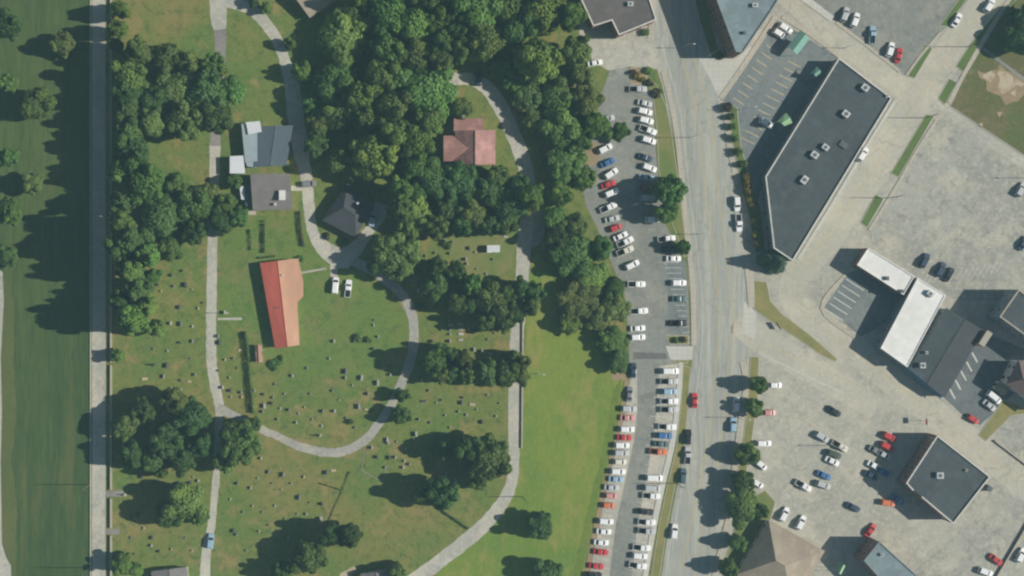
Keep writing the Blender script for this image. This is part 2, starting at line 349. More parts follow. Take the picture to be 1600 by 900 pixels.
sheet('dirt_strip', [(976, 594), (982, 594), (975, 650), (963, 700), (948, 760), (936, 820), (922, 890), (912, 960), (905, 960), (914, 890), (927, 825), (940, 765), (956, 700), (968, 650)], 'soil', 10, jit=.15)
sheet('dirt_patch', [(255, 140), (276, 138), (278, 152), (262, 156)], 'soil', 3, jit=.5)
sheet('dirt_patch', [(700, 360), (805, 362), (800, 420), (760, 442), (725, 425), (705, 400)], 'verge', 3, jit=.6)
sheet('dirt_patch', [(913, 225), (932, 222), (938, 245), (930, 258), (916, 258)], 'soil', 11, jit=.4)
sheet('dirt_patch', [(532, 895), (553, 885), (556, 890), (545, 905), (530, 905)], 'pale_soil', 3, jit=.2)
# left road and its borders
sheet('road', [(143.5, -300), (164.5, -300), (165, 560), (164.5, 1200), (144, 1200)], 'lane', 4)
sheet('path', [(-60, 380), (4, 425), (6, 470), (1, 560), (3, 640), (1, 720), (3, 850), (9, 870), (17, 884), (19, 960), (-60, 960)], 'lane', 4)
sheet('path', [(165, 767), (194, 766), (194, 776), (165, 776)], 'lane_grey', 3); sheet('path', [(165, 827), (187, 826), (187, 835), (165, 835)], 'lane_grey', 3)
# cemetery lanes
ribbon('lane', [(340, -60, 26), (341, 20, 26), (344, 46, 20)], 'lane', 5, .75)
ribbon('lane', [(344, 44, 19), (344, 90, 17), (341, 140, 16), (337, 200, 16), (335, 240, 17)], 'lane_grey', 4, .75)
ribbon('lane', [(336, 228, 17), (335, 290, 15), (333, 340, 16), (332, 370, 16), (331, 450, 16), (330, 520, 16), (331, 570, 16), (337, 608, 16), (343, 640, 14), (341, 680, 11), (340, 720, 11), (336, 765, 11), (333, 800, 11), (329, 830, 13), (322, 870, 15), (318, 960, 20)], 'lane', 5, .75)
ribbon('lane', [(340, 636, 14), (372, 652, 12), (400, 667, 12), (432, 681, 12), (470, 698, 13), (510, 707, 14), (540, 704, 14), (570, 688, 14), (592, 662, 13), (610, 635, 13), (625, 605, 15), (637, 575, 15), (645, 545, 15), (647, 515, 15), (644, 494, 15), (634, 470, 15), (618, 450, 15), (595, 431, 15), (565, 414, 15), (535, 402, 15)], 'drive', 6, .75)
ribbon('lane', [(548, 408, 24), (528, 402, 30), (505, 387, 24), (490, 365, 17), (484, 335, 17), (481, 305, 18), (479, 280, 18), (470, 235, 24), (463, 190, 26), (457, 140, 24), (448, 105, 18), (440, 80, 17), (430, 57, 17), (412, 33, 18), (388, 12, 18), (350, 2, 18)], 'lane', 7, .75)
ribbon('lane', [(530, 405, 26), (552, 392, 24), (566, 376, 18), (578, 358, 16), (590, 338, 22), (596, 318, 20)], 'lane', 8, .75)
ribbon('lane', [(523, 403, 12), (522, 425, 12), (523, 438, 11)], 'lane', 9, .75)
ribbon('lane', [(690, 124, 18), (715, 123, 19), (740, 125, 20), (763, 140, 22), (785, 172, 23), (800, 205, 23), (814, 240, 23), (825, 280, 22), (828, 312, 21), (824, 345, 21), (819, 380, 22), (816, 430, 21), (811, 490, 21), (807, 540, 21), (805, 600, 20), (804, 660, 20), (803, 710, 17), (799, 755, 18), (783, 788, 20), (757, 820, 22), (722, 850, 22), (690, 875, 22), (650, 905, 24), (600, 940, 24)], 'lane', 5, .75)
sheet('path', [(829, 330), (849, 325), (849, 378), (834, 386), (828, 386)], 'drive', 4, jit=.1)
sheet('path', [(378, 496), (340, 497), (340, 500), (378, 500)], 'lane', 4)
sheet('path', [(455, 427), (510, 418), (510, 421), (455, 431)], 'drive', 4); sheet('path', [(455, 290), (474, 291), (474, 298), (455, 298)], 'lane', 5)
sheet('path', [(373, 327), (400, 330), (400, 336), (373, 335)], 'walk', 4)

# ------------------------------------------------------------------ the paved town side
sheet('paved_ground', [(1012, -300), (1800, -300), (1800, 1200), (1030, 1200), (1034, 900), (1050, 800), (1070, 700), (1076, 600), (1084, 560), (1076, 440), (1066, 300), (1054, 220), (1034, 130), (1020, 90), (930, 80), (905, 60), (900, -300)], 'paved', 2)
lotA = sheet('parking_lot', [(955, 105), (990, 106), (1004, 128), (1020, 150), (1024, 230), (1030, 290), (1040, 350), (1062, 400), (1072, 420), (1076, 470), (1078, 545), (1062, 562), (1056, 640), (1047, 700), (1028, 760), (1016, 820), (1004, 960), (912, 960), (922, 890), (936, 820), (948, 760), (963, 700), (975, 650), (984, 590), (982, 520), (976, 460), (955, 410), (935, 360), (915, 320), (905, 260), (930, 200), (938, 150)], 'lot', 3)
sheet('parking_strip', [(985, 595), (995, 575), (996, 640), (990, 690), (975, 760), (962, 820), (945, 960), (914, 960), (923, 890), (937, 820), (949, 760), (964, 700), (976, 650)], 'lot_pale', 4, lotA)
sheet('parking_strip', [(1030, 572), (1064, 568), (1060, 640), (1050, 700), (1034, 755), (1020, 815), (1006, 960), (980, 960), (988, 890), (996, 820), (1008, 760), (1018, 700), (1026, 640)], 'lot_pale', 4, lotA)
sheet('asphalt_patch', [(989, 550), (1040, 552), (1043, 561), (990, 561)], 'patch', 4, lotA)
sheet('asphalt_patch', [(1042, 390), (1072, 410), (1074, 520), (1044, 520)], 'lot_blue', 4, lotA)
sheet('apron', [(918, 62), (1034, 66), (1040, 108), (1015, 108), (985, 104), (950, 110), (925, 95)], 'lot_pale', 5)
sheet('apron', [(1040, 541), (1088, 541), (1090, 562), (1048, 562)], 'walk_pale', 5)
road = ribbon('road', [(1000, -200, 74), (1035, -60, 74), (1052, 20, 74), (1070, 90, 76), (1090, 160, 76), (1100, 225, 77), (1107, 300, 78), (1118, 380, 80), (1126, 450, 84), (1128, 520, 86), (1120, 600, 84), (1110, 690, 78), (1092, 780, 74), (1076, 860, 72), (1066, 930, 72), (1040, 1150, 72)], 'road', 6)
for off, mm, wd in ((-6, 'paint_yellow', 1.0), (-3.4, 'paint_yellow', 1.0), (-30, 'paint_white', .7), (14, 'paint_yellow', 1.0), (16.6, 'paint_yellow', 1.0)):
    ribbon('centre_line', [(1052+off, 20, wd), (1070+off, 90, wd), (1090+off, 160, wd), (1100+off, 225, wd), (1107+off, 300, wd), (1118+off, 380, wd), (1126+off, 450, wd), (1128+off, 520, wd), (1120+off, 600, wd), (1110+off, 690, wd), (1092+off, 780, wd), (1076+off, 860, wd), (1066+off, 930, wd)], mm, 7, parent=road)
st1 = ribbon('street', [(1150, -75, 34), (1210, -25, 34), (1262, 22, 34), (1320, 68, 34), (1390, 126, 36), (1430, 160, 40)], 'street', 5)
ribbon('centre_line', [(1150, -75, .9), (1210, -25, .9), (1262, 22, .9), (1320, 68, .9), (1385, 122, .9)], 'paint_yellow', 6, parent=st1)
st2 = ribbon('street', [(1640, -120, 46), (1555, -14, 48), (1500, 60, 50), (1452, 130, 50), (1414, 190, 50), (1374, 250, 50), (1334, 310, 50), (1294, 368, 50), (1254, 418, 46), (1236, 450, 40), (1246, 480, 40), (1290, 516, 40), (1340, 552, 40), (1400, 600, 42), (1480, 662, 44), (1560, 724, 44), (1640, 786, 44), (1800, 900, 44)], 'street', 8)
for k in (-1.4, 1.4):
    ribbon('centre_line', [(1555+k, -14, .9), (1500+k, 60, .9), (1452+k, 130, .9), (1414+k, 190, .9), (1374+k, 250, .9), (1334+k, 310, .9), (1294+k, 368, .9), (1254+k, 418, .9)], 'paint_tan', 9, parent=st2)
    ribbon('centre_line', [(1246+k, 480, .9), (1290+k, 516, .9), (1340+k, 552, .9), (1400+k, 600, .9), (1480+k, 662, .9), (1560+k, 724, .9), (1640+k, 786, .9)], 'paint_tan', 9, parent=st2)
st3 = ribbon('street', [(1150, 500, 40), (1190, 530, 44), (1250, 568, 44), (1310, 602, 42), (1370, 640, 36)], 'street', 7)
ribbon('centre_line', [(1196, 538, 1.3), (1250, 562, 1.3), (1305, 586, 1.3), (1330, 600, 1.3)], 'paint_tan', 8, parent=st3)
ribbon('lane_line', [(1186, 552, 2.2), (1225, 570, 2.4), (1270, 592, 2.4), (1318, 614, 2)], 'walk_pale', 9, parent=st3)
ribbon('street', [(1455, 160, 14), (1500, 190, 14), (1550, 224, 15), (1600, 256, 15), (1700, 320, 16)], 'lane', 10)
lotB = sheet('parking_lot', [(1462, 188), (1478, 186), (1600, 268), (1750, 360), (1750, 620), (1640, 560), (1560, 470), (1500, 470), (1478, 462), (1430, 430), (1362, 380), (1356, 362), (1400, 296)], 'lot_worn', 4)
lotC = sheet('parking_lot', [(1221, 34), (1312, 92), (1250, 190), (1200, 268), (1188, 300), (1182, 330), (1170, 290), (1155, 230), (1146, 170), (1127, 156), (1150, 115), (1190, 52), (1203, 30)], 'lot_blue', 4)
lotD = sheet('parking_lot', [(1300, -60), (1560, -60), (1480, 40), (1412, 118), (1404, 110), (1300, 28), (1262, -4), (1240, -60)], 'lot', 4)
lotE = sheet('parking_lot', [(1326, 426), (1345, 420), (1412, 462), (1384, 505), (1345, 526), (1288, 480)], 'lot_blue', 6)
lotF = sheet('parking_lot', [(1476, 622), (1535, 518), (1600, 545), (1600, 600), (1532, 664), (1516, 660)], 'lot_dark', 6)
lotG = sheet('parking_lot', [(1182, 560), (1300, 622), (1420, 660), (1470, 690), (1420, 760), (1440, 900), (1300, 960), (1150, 960), (1180, 800), (1180, 690), (1175, 600)], 'paved', 3)
sheet('parking_lot', [(1545, 665), (1700, 600), (1700, 790), (1600, 730)], 'lot_worn', 5)
sheet('parking_lot', [(1500, 830), (1556, 756), (1640, 815), (1590, 880), (1540, 960), (1440, 960), (1430, 890)], 'lot_worn', 5)
def line(parent, a, b, wd, m, layer):
    a = P(*a); b = P(*b); d = (b-a).normalized(); n = Vector((-d.y, d.x, 0))*wd/2
    return link('stall_line', poly_mesh('stall_line', [a-n, b-n, b+n, a+n], layer*LZ), parent, M[m])
for i in range(9):         # west row of the slanted lot
    x, y = 1196-i*7.3, 64+i*11.8
    line(lotC, (x+1, y+6), (x+17, y+17), .28, 'paint_tan', 5)
for i in range(12):        # its east row, beside the long building
    x, y = 1249-i*6.6, 83+i*10.9
    line(lotC, (x-18, y+12), (x+2, y+22), .28, 'paint_tan', 5)
for i in range(6): line(lotE, (1322-i*6.5, 436+i*9.4), (1350-i*6.5, 454+i*9.4), .3, 'paint_white', 7)
for i in range(5):
    line(lotF, (1519-i*8.7, 551+i*14.3), (1527-i*8.7, 566+i*14.3), .5, 'paint_white', 7)
for i in range(16):
    line(lotA, (1037+i*2.3, 410+i*8.4), (1062+i*1.2, 410+i*8.4), .14, 'paint_white', 5)
for i in range(22):
    y = 575+i*15; t = i/21
    line(lotA, (1028-46*t, y), (1056-52*t, y+3), .13, 'paint_white', 6)
    line(lotA, (984-56*t, y+12), (996-50*t, y+14), .13, 'paint_white', 6)
for i in range(14):
    line(lotB, (1440+i*9, 445-i*1.5), (1450+i*9, 428-i*1.5), .14, 'paint_white', 5)
# sidewalks: real slabs with a step
def strip(name, pts, m):
    NR[1] += 1; h = .142+.003*NR[1]
    q = crom([tuple(map(float, p)) for p in pts], 5); l = []; r = []
    for i, (x, y, wd) in enumerate(q):
        a = Vector(q[max(i-1, 0)][:2]); b = Vector(q[min(i+1, len(q)-1)][:2]); d = (b-a).normalized(); n = Vector((-d.y, d.x))*wd/2
        l.append(P(x+n.x, y+n.y)); r.append(P(x-n.x, y-n.y))
    return struct(link(name, poly_mesh(name, l+r[::-1], h, 0), None, M[m]))
strip('pavement', [(1036, 112, 8), (1046, 150, 8), (1056, 200, 8), (1062, 250, 8), (1067, 300, 8), (1073, 360, 8), (1080, 420, 8), (1083, 470, 8), (1084, 540, 8)], 'walk')
strip('pavement', [(1064, 566, 7), (1058, 640, 8), (1049, 700, 9), (1034, 762, 9), (1022, 820, 9), (1010, 890, 8), (1000, 960, 8)], 'walk_pale')
strip('pavement', [(1012, -60, 8), (1020, 0, 9), (1016, 60, 8)], 'walk')
strip('pavement', [(1124, 158, 8), (1134, 180, 9), (1140, 230, 9), (1148, 270, 7)], 'walk')
strip('pavement', [(1166, 400, 12), (1172, 440, 12), (1174, 480, 10)], 'walk')
strip('pavement', [(1212, 26, 8), (1180, 75, 8), (1150, 120, 8), (1126, 154, 8)], 'walk')
strip('pavement', [(1222, 26, 7), (1262, 50, 8), (1310, 86, 8), (1400, 154, 5)], 'walk')
strip('pavement', [(1250, -8, 12), (1300, 30, 10)], 'walk_pale')
strip('pavement', [(1306, 35, 5), (1350, 68, 5), (1406, 112, 5)], 'walk')
strip('pavement', [(1590, -20, 6), (1545, 48, 6), (1505, 118, 6), (1482, 162, 6)], 'walk')
strip('pavement', [(1463, 188, 5), (1430, 240, 5), (1400, 292, 5), (1358, 360, 5)], 'walk')
strip('pavement', [(1398, 158, 5), (1350, 236, 5), (1300, 320, 5), (1247, 405, 5)], 'walk_pale')
strip('pavement', [(1322, 428, 5), (1284, 482, 6), (1338, 528, 6)], 'walk')
strip('pavement', [(1470, 50, 3.5), (1440, 85, 4), (1416, 118, 4)], 'walk')
strip('pavement', [(1160, 565, 9), (1166, 600, 9), (1160, 640, 9), (1152, 700, 9), (1144, 760, 9)], 'walk')
strip('pavement', [(1140, 800, 8), (1128, 850, 8), (1116, 900, 8)], 'walk')
sheet('plaza', [(1092, 92), (1150, 92), (1172, 72), (1176, 78), (1124, 156), (1112, 128)], 'walk_pale', 9)
sheet('plaza', [(1162, 470), (1182, 488), (1180, 530), (1160, 520)], 'walk_pale', 9)
# kerbed verges
raised('verge', [(1006, 118), (1026, 132), (1041, 165), (1050, 210), (1060, 280), (1068, 350), (1074, 400), (1068, 402), (1054, 360), (1040, 320), (1029, 270), (1026, 200), (1020, 150)], 'verge')
raised('verge', [(1067, 570), (1079, 574), (1075, 640), (1069, 700), (1055, 760), (1045, 810), (1034, 880), (1022, 960), (1008, 960), (1020, 880), (1031, 810), (1042, 760), (1056, 700), (1063, 640)], 'dry_verge')
raised('verge', [(984, 106), (1000, 104), (1012, 120), (1008, 132), (986, 132)], 'soil')
raised('verge', [(1040, 524), (1076, 524), (1076, 538), (1046, 538)], 'dry_verge')
raised('verge', [(1052, 562), (1076, 562), (1074, 568), (1056, 569)], 'dry_verge')
raised('verge', [(1497, 0), (1530, -40), (1542, -40), (1508, 3), (1480, 42), (1467, 41)], 'green_verge')
raised('verge', [(1446, 68), (1457, 76), (1429, 123), (1415, 119)], 'green_verge')
raised('verge', [(1572, 0), (1600, -40), (1612, -36), (1586, 3), (1528, 78), (1505, 113), (1493, 104), (1516, 68)], 'green_verge')
raised('verge', [(1483, 122), (1496, 129), (1476, 164), (1465, 154)], 'green_verge')
raised('verge', [(1447, 178), (1460, 181), (1404, 277), (1391, 271)], 'green_verge')
raised('verge', [(1368, 303), (1381, 311), (1355, 356), (1344, 348)], 'green_verge')
raised('verge', [(1177, 438), (1198, 440), (1204, 470), (1222, 490), (1262, 520), (1308, 560), (1306, 566), (1284, 556), (1244, 528), (1212, 508), (1192, 494), (1178, 484)], 'dry_verge')
raised('verge', [(1172, 557), (1186, 557), (1184, 620), (1176, 680), (1166, 740), (1150, 780), (1142, 780), (1156, 720), (1166, 650), (1170, 600)], 'dry_verge')
raised('verge', [(1152, 786), (1196, 766), (1212, 784), (1204, 812), (1176, 850), (1152, 892), (1138, 960), (1120, 960), (1132, 880), (1146, 830)], 'verge')
raised('verge', [(1138, 160), (1152, 168), (1158, 230), (1176, 290), (1190, 330), (1196, 392), (1180, 396), (1170, 340), (1156, 280), (1144, 220)], 'green_verge')
raised('verge', [(1072, -60), (1094, -60), (1120, 70), (1136, 92), (1112, 92), (1092, 30)], 'green_verge')
raised('verge', [(1528, 680), (1568, 624), (1600, 636), (1640, 610), (1640, 640), (1580, 650), (1540, 690)], 'dry_verge')
raised('verge', [(1505, 122), (1560, 30), (1640, -60), (1800, -60), (1800, 350), (1600, 243), (1484, 166)], 'rough')
sheet('dirt_patch', [(1530, 112), (1562, 104), (1590, 112), (1612, 132), (1600, 152), (1574, 160), (1548, 150), (1540, 130)], 'soil', 33, jit=1.3)
for k, q in enumerate([[(1532, 115), (1546, 111), (1552, 118), (1548, 126), (1536, 124)], [(1554, 112), (1572, 114), (1584, 124), (1582, 138), (1566, 148), (1556, 138), (1560, 124)], [(1586, 122), (1600, 130), (1596, 136), (1588, 132)], [(1578, 146), (1590, 142), (1588, 150)], [(1530, 196), (1538, 194), (1536, 200)], [(1560, 176), (1570, 178), (1563, 183)]]): sheet('debris_patch', q, 'pale_soil', 34, jit=.7)
ribbon('path', [(1536, 76, 5), (1560, 94, 5), (1592, 118, 5), (1640, 150, 5)], 'lot', 35)

# ------------------------------------------------------------------ buildings
WIN = {}
def win_mesh(wd, ht):
    k = (wd, ht)
    if k not in WIN:
        b = MB(); b.box(-wd/2, wd/2, -.02, .035, 0, ht); WIN[k] = b.mesh('window'); WIN[k].materials.append(M['glass'])
        f = MB()
        for x0, x1, z0, z1 in ((-wd/2-.09, -wd/2, -.09, ht+.09), (wd/2, wd/2+.09, -.09, ht+.09), (-wd/2, wd/2, ht, ht+.09), (-wd/2, wd/2, -.09, 0)): f.box(x0, x1, -.02, .06, z0, z1)
        WIN[k+('f',)] = f.mesh('frame'); WIN[k+('f',)].materials.append(M['parapet'])
    return WIN[k], WIN[k+('f',)]
def windows(parent, pts, h, storeys=1, gap=3.6, wd=1.3, ht=1.4, door=True):
    pts = ccw(pts); n = len(pts); did = not door
    for i in range(n):
        a, b = pts[i], pts[(i+1) % n]; d = b-a; d.z = 0; ln = d.length
        if ln < 2.4: continue
        d.normalize(); k = max(1, int(ln/gap)); rz = math.atan2(d.y, d.x)+math.pi
        for st in range(storeys):
            z = .9+st*(h-.4)/storeys
            for j in range(k):
                q = a+d*(ln*(j+.5)/k); loc = (q.x, q.y, z)
                if not did and st == 0 and j == k//2:
                    did = True; mb = MB(); mb.box(-.5, .5, -.02, .05, 0, 2.1); o = mb.build('door', parent, M['door']); o.location = (q.x, q.y, 0.02); o.rotation_euler = (0, 0, rz)
                    hb = MB(); hb.box(.32, .4, .05, .09, .95, 1.1); hb.build('handle', o, M['metal']); continue
                g, fr = win_mesh(wd, ht); o = link('window', g, parent); o.location = loc; o.rotation_euler = (0, 0, rz); link('frame', fr, o)
def unit(parent, px, py, z, lx, ly, lz, m='unit', rz=0.0, name='rooftop_unit'):
    b = MB(); b.box(-lx/2, lx/2, -ly/2, ly/2, .12, lz); b.box(-lx/2+.1, lx/2-.1, -ly/2+.1, ly/2-.1, 0, .12)
    b.box(-lx/2-.04, lx/2+.04, -ly/2-.04, ly/2+.04, lz-.16, lz-.06)
    o = b.build(name, parent, M[m]); o.location = P(px, py, z+lz*.8); o.location.z = z; o.rotation_euler = (0, 0, rz)
    if name == 'rooftop_unit':
        f = MB(); r = min(lx, ly)*.34; f.tube([(0, 0, lz+.002), (0, 0, lz+.10)], [r, r], 12); f.build('fan_cowl', o, M['unit_dark'])
    return o
def flat(label, px, h, wm, rm, pm='parapet', ph=.45, pw=.38, storeys=1, units=(), name='shop_building', gap=3.8, open_edge=None):
    pts = PP(px, h); e = empty(name, (0, 0, 0)); tag(e, label, 'building')
    zr = h-ph
    wi = inset(pts, .06)
    link('wall', wall_mesh('wall', wi, 0, zr+.02), e, M[wm])
    link('roof', poly_mesh('roof', inset(pts, pw*.6), zr), e, M[rm])
    link('parapet', ring_mesh('parapet', pts, pw, zr-.12, h, P(*open_edge, h) if open_edge else None), e, M[pm])
    windows(e, wi, zr, storeys, gap)
    for u in units: unit(e, u[0], u[1], zr, *u[2:])
    return e
def gable(label, c, he, hr, wm, rm, rm2=None, name='house', hip=0.0, storeys=1, over=.45, cat='house', door=True):
    """c: four roof corners in the photo; the ridge runs from the middle of c0-c1 to the middle of c3-c2"""
    e = empty(name); tag(e, label, cat)
    gable_parts(e, c, he, hr, wm, rm, rm2, hip, storeys, over, door); return e
def gable_parts(e, c, he, hr, wm, rm, rm2=None, hip=0.0, storeys=1, over=.45, door=True):
    q = PP(c, he)
    r0 = (P(*c[0], hr)+P(*c[1], hr))/2; r1 = (P(*c[3], hr)+P(*c[2], hr))/2
    a, b = r0.lerp(r1, hip), r1.lerp(r0, hip)
    th = Vector((0, 0, .14))
    for quad, mm in (([q[0], a, b, q[3]], rm), ([a, q[1], q[2], b], rm2 or rm)):
        v = quad+[p-th for p in quad]
        me = pyd('roof_slope', v, [[0, 1, 2, 3], [7, 6, 5, 4], [0, 4, 5, 1], [1, 5, 6, 2], [2, 6, 7, 3], [3, 7, 4, 0]])
        if me.polygons[0].normal.z < 0: me.flip_normals()
        link('roof_slope', me, e, M[mm])
    rb = MB(); rb.tube([a+Vector((0, 0, .03)), b+Vector((0, 0, .03))], [.11, .11], 6); rb.build('ridge_cap', e, M[rm])
    if hip:
        for t, mm in (([q[0], q[1], a], rm), ([q[2], q[3], b], rm)):
            v = t+[p-th for p in t]; me = pyd('roof_hip', v, [[0, 1, 2], [5, 4, 3], [0, 3, 4, 1], [1, 4, 5, 2], [2, 5, 3, 0]])
            if me.polygons[0].normal.z < 0: me.flip_normals()
            link('roof_hip', me, e, M[mm])
    wi = inset(q, over)
    link('wall', wall_mesh('wall', wi, 0, he+.02 if hip else he-.02+over*.3), e, M[wm])
    if not hip:
        cc = ccw(q)
        for r, o_, (i, j) in ((a, b, (0, 1)), (b, a, (3, 2))):
            d = (o_-r).normalized(); p1 = q[i].lerp(q[j], .07)+d*over; p2 = q[j].lerp(q[i], .07)+d*over
            top = Vector((r.x, r.y, hr-.2))+d*over
            n = Vector((d.x, d.y, 0))*.12; tri = [p1-Vector((0, 0, .3)), p2-Vector((0, 0, .3)), top]; v = tri+[p+n for p in tri]
            link('gable_end', pyd('gable_end', v, [[0, 1, 2], [5, 4, 3], [0, 3, 4, 1], [1, 4, 5, 2], [2, 5, 3, 0]]), e, M[wm])
    windows(e, wi, he, storeys, 3.4, 1.0, 1.25, door)
def slab(parent, px, zs, m, name='porch_roof', th=.15, posts=True, pm='siding'):
    """a sloping or flat roof panel on posts; zs = height of each corner"""
    v = [P(a, b, z) for (a, b), z in zip(px, zs)]
    if area2(v) < 0: v = v[::-1]
    n = len(v); vv = v+[p-Vector((0, 0, th)) for p in v]
    link(name, pyd(name, vv, [list(range(n)), list(range(n, 2*n))[::-1]]+[[i, i+n, (i+1) % n+n, (i+1) % n] for i in range(n)]), parent, M[m])
    if posts:
        for p in inset(v, .25):
            b = MB(); b.box(p.x-.07, p.x+.07, p.y-.07, p.y+.07, 0, p.z-th); b.build('post', parent, M[pm])

DIAG = R(-37)
flat('brown gravel roofed building with pale stepped edge at the top beside the wooded slope', [(905, -70), (908, 0), (927, 41), (956, 32), (967, 55), (1026, 31), (1015, -4), (996, -70)], 6.5, 'brick', 'roof_brown', ph=.35, pw=.4, gap=4.5,
     units=[(985, 6, 1.6, 1.3, 1.0), (940, -10, 1.2, 1.2, .8)])
flat('tall red brick building with slate blue wedge shaped roof above the plaza', [(1098, -62), (1120, 0), (1150, 81), (1161, 82), (1200, 25), (1255, -62)], 11, 'brick', 'roof_slate', 'roof_slate', .3, .3, 3, [(1163, 51, .9, .9, .8, 'unit_dark'), (1180, 8, 1.6, 1.2, .9)], gap=3.2)
b3 = flat('long low building with dark felt roof and white coping between the two diagonal streets', [(1311, 90), (1394, 153), (1239, 408), (1209, 388), (1196, 276)], 5.8, 'render_grey', 'roof_dark', units=[
     (1352, 137, 2.2, 1.8, 1.3, 'unit', DIAG), (1322, 178, 2.2, 1.8, 1.3, 'unit', DIAG), (1290, 230, 2.0, 1.6, 1.2, 'unit', DIAG), (1273, 242, 2.2, 1.8, 1.3, 'unit', DIAG), (1257, 281, 1.8, 2.4, 1.2, 'unit', DIAG), (1318, 226, 2.4, 1.8, .5, 'unit_dark', DIAG), (1386, 150, .8, .8, .6, 'unit', 0)])
b4 = flat('small white roofed building end on to the striped forecourt', [(1357, 387), (1429, 432), (1412, 461), (1339, 414)], 5.2, 'brick', 'roof_white', 'roof_white', .25, .3, units=[(1386, 435, 1.2, 1.2, .7, 'unit_dark'), (1409, 455, 1.0, 1.0, .9, 'unit_dark')])
b5 = flat('long bright white roofed shop building in the middle of the terrace', [(1434, 434), (1478, 461), (1418, 574), (1376, 544)], 5.9, 'render_grey', 'roof_white', 'roof_white', .2, .3, units=[(1454, 459, 2.0, 1.4, 1.1, 'unit', DIAG)])
b6 = gable('long charcoal shingle roofed building with low ridge next to the white roof', [(1479, 481), (1537, 516), (1476, 622), (1420, 577)], 4.2, 5.0, 'render', 'roof_dark', 'roof_shingle', name='shop_building', cat='building', over=.2)
unit(b6, 1442, 571, 4.5, 1.6, 1.6, 1.3); unit(b6, 1448, 551, 4.6, .8, .8, .7)
slab(b6, [(1417, 574), (1473, 619), (1470, 624), (1413, 579)], [3.2, 3.2, 2.7, 2.7], 'awning', 'awning', .06, False)
ch = MB(); ch.box(-.9, .9, -2.4, 2.4, 0, 5.6); ch.box(-.98, .98, -2.48, 2.48, 5.6, 5.75)
ch = ch.build('brick_annexe', b6, M['brick_tan']); ch.location = P(1540, 529, 5.6); ch.location.z = 0; ch.rotation_euler = (0, 0, DIAG+R(4))
flat('dark roofed tall building with tan coping cut by the picture edge', [(1592, 452), (1562, 495), (1660, 566), (1690, 520)], 9.5, 'render_grey', 'roof_dark', 'parapet_tan', storeys=2)
gable('mauve shingle roofed house half out of the picture below the tall dark roof', [(1592, 562), (1572, 600), (1640, 646), (1660, 608)], 6, 8.4, 'siding', 'roof_mauve', hip=.25, storeys=2)
sh = gable('small tan roofed shed standing in the shadow beside the dark parking lot', [(1562, 595), (1554, 607), (1570, 618), (1578, 606)], 2.3, 2.8, 'siding', 'roof_tan', name='shed', cat='shed', over=.1, door=True)
b7 = flat('square dark roofed brick building with broken white coping by the car park', [(1465, 680), (1548, 745), (1490, 819), (1440, 777), (1427, 767), (1416, 755)], 8, 'brick', 'roof_dark', storeys=2, units=[(1469, 743, 2.0, 1.8, 1.2), (1510, 735, .8, .8, .6, 'parapet_tan')], gap=3.4, open_edge=(1433.5, 772))
unit(b7, 1546, 763, 0, 1.6, 1.4, 2.0, 'unit_dark', DIAG, 'meter_cabinet')
flat('slate blue roofed brick building at the bottom edge beside the red car', [(1374, 846), (1350, 876), (1424, 960), (1500, 960)], 9, 'brick', 'roof_slate', 'roof_slate', .3, .3, 2, [(1378, 867, .9, .9, .7)], gap=3.2)
gable('large hipped house with dark west slope and tan east slope at the bottom edge', [(1150, 898), (1201, 812), (1289, 861), (1238, 950)], 3.4, 8.4, 'siding', 'roof_tan', hip=.42)
def canopy(label, px, h, m):
    """little gabled entrance roof on posts"""
    e = empty('entrance_canopy'); tag(e, label, 'canopy')
    q = PP(px, h); a = (q[0]+q[1])/2+Vector((0, 0, 1.0)); b = (q[3]+q[2])/2+Vector((0, 0, 1.0)); th = Vector((0, 0, .08))
    for quad in ([q[0], a, b, q[3]], [a, q[1], q[2], b]):
        me = pyd('roof_slope', quad+[p-th for p in quad], [[0, 1, 2, 3], [7, 6, 5, 4], [0, 4, 5, 1], [1, 5, 6, 2], [2, 6, 7, 3], [3, 7, 4, 0]])
        if me.polygons[0].normal.z < 0: me.flip_normals()
        link('roof_slope', me, e, M[m])
    for p in inset(q, .2):
        t = MB(); t.tube([(p.x, p.y, 0), (p.x, p.y, h-.05)], [.07, .07], 8); t.build('post', e, M['metal'])
canopy('pale green gabled canopy catching the sun beside the white car in the slanted lot', [(1228, 176), (1238, 192), (1226, 197), (1214, 190)], 5.2, 'green_cloth')
canopy('green gabled canopy deep in the shadow of the long dark roofed building', [(1276, 104), (1284, 116), (1275, 120), (1266, 114)], 3.6, 'copper')
canopy('large sea green canopy next to two white cars under the diagonal street', [(1250, 47), (1264, 62), (1245, 86), (1231, 73)], 3.4, 'copper')
canopy('bright green canopy in the shadow of the bottom brick building', [(1312, 878), (1321, 884), (1314, 898), (1305, 892)], 5.5, 'green_cloth')

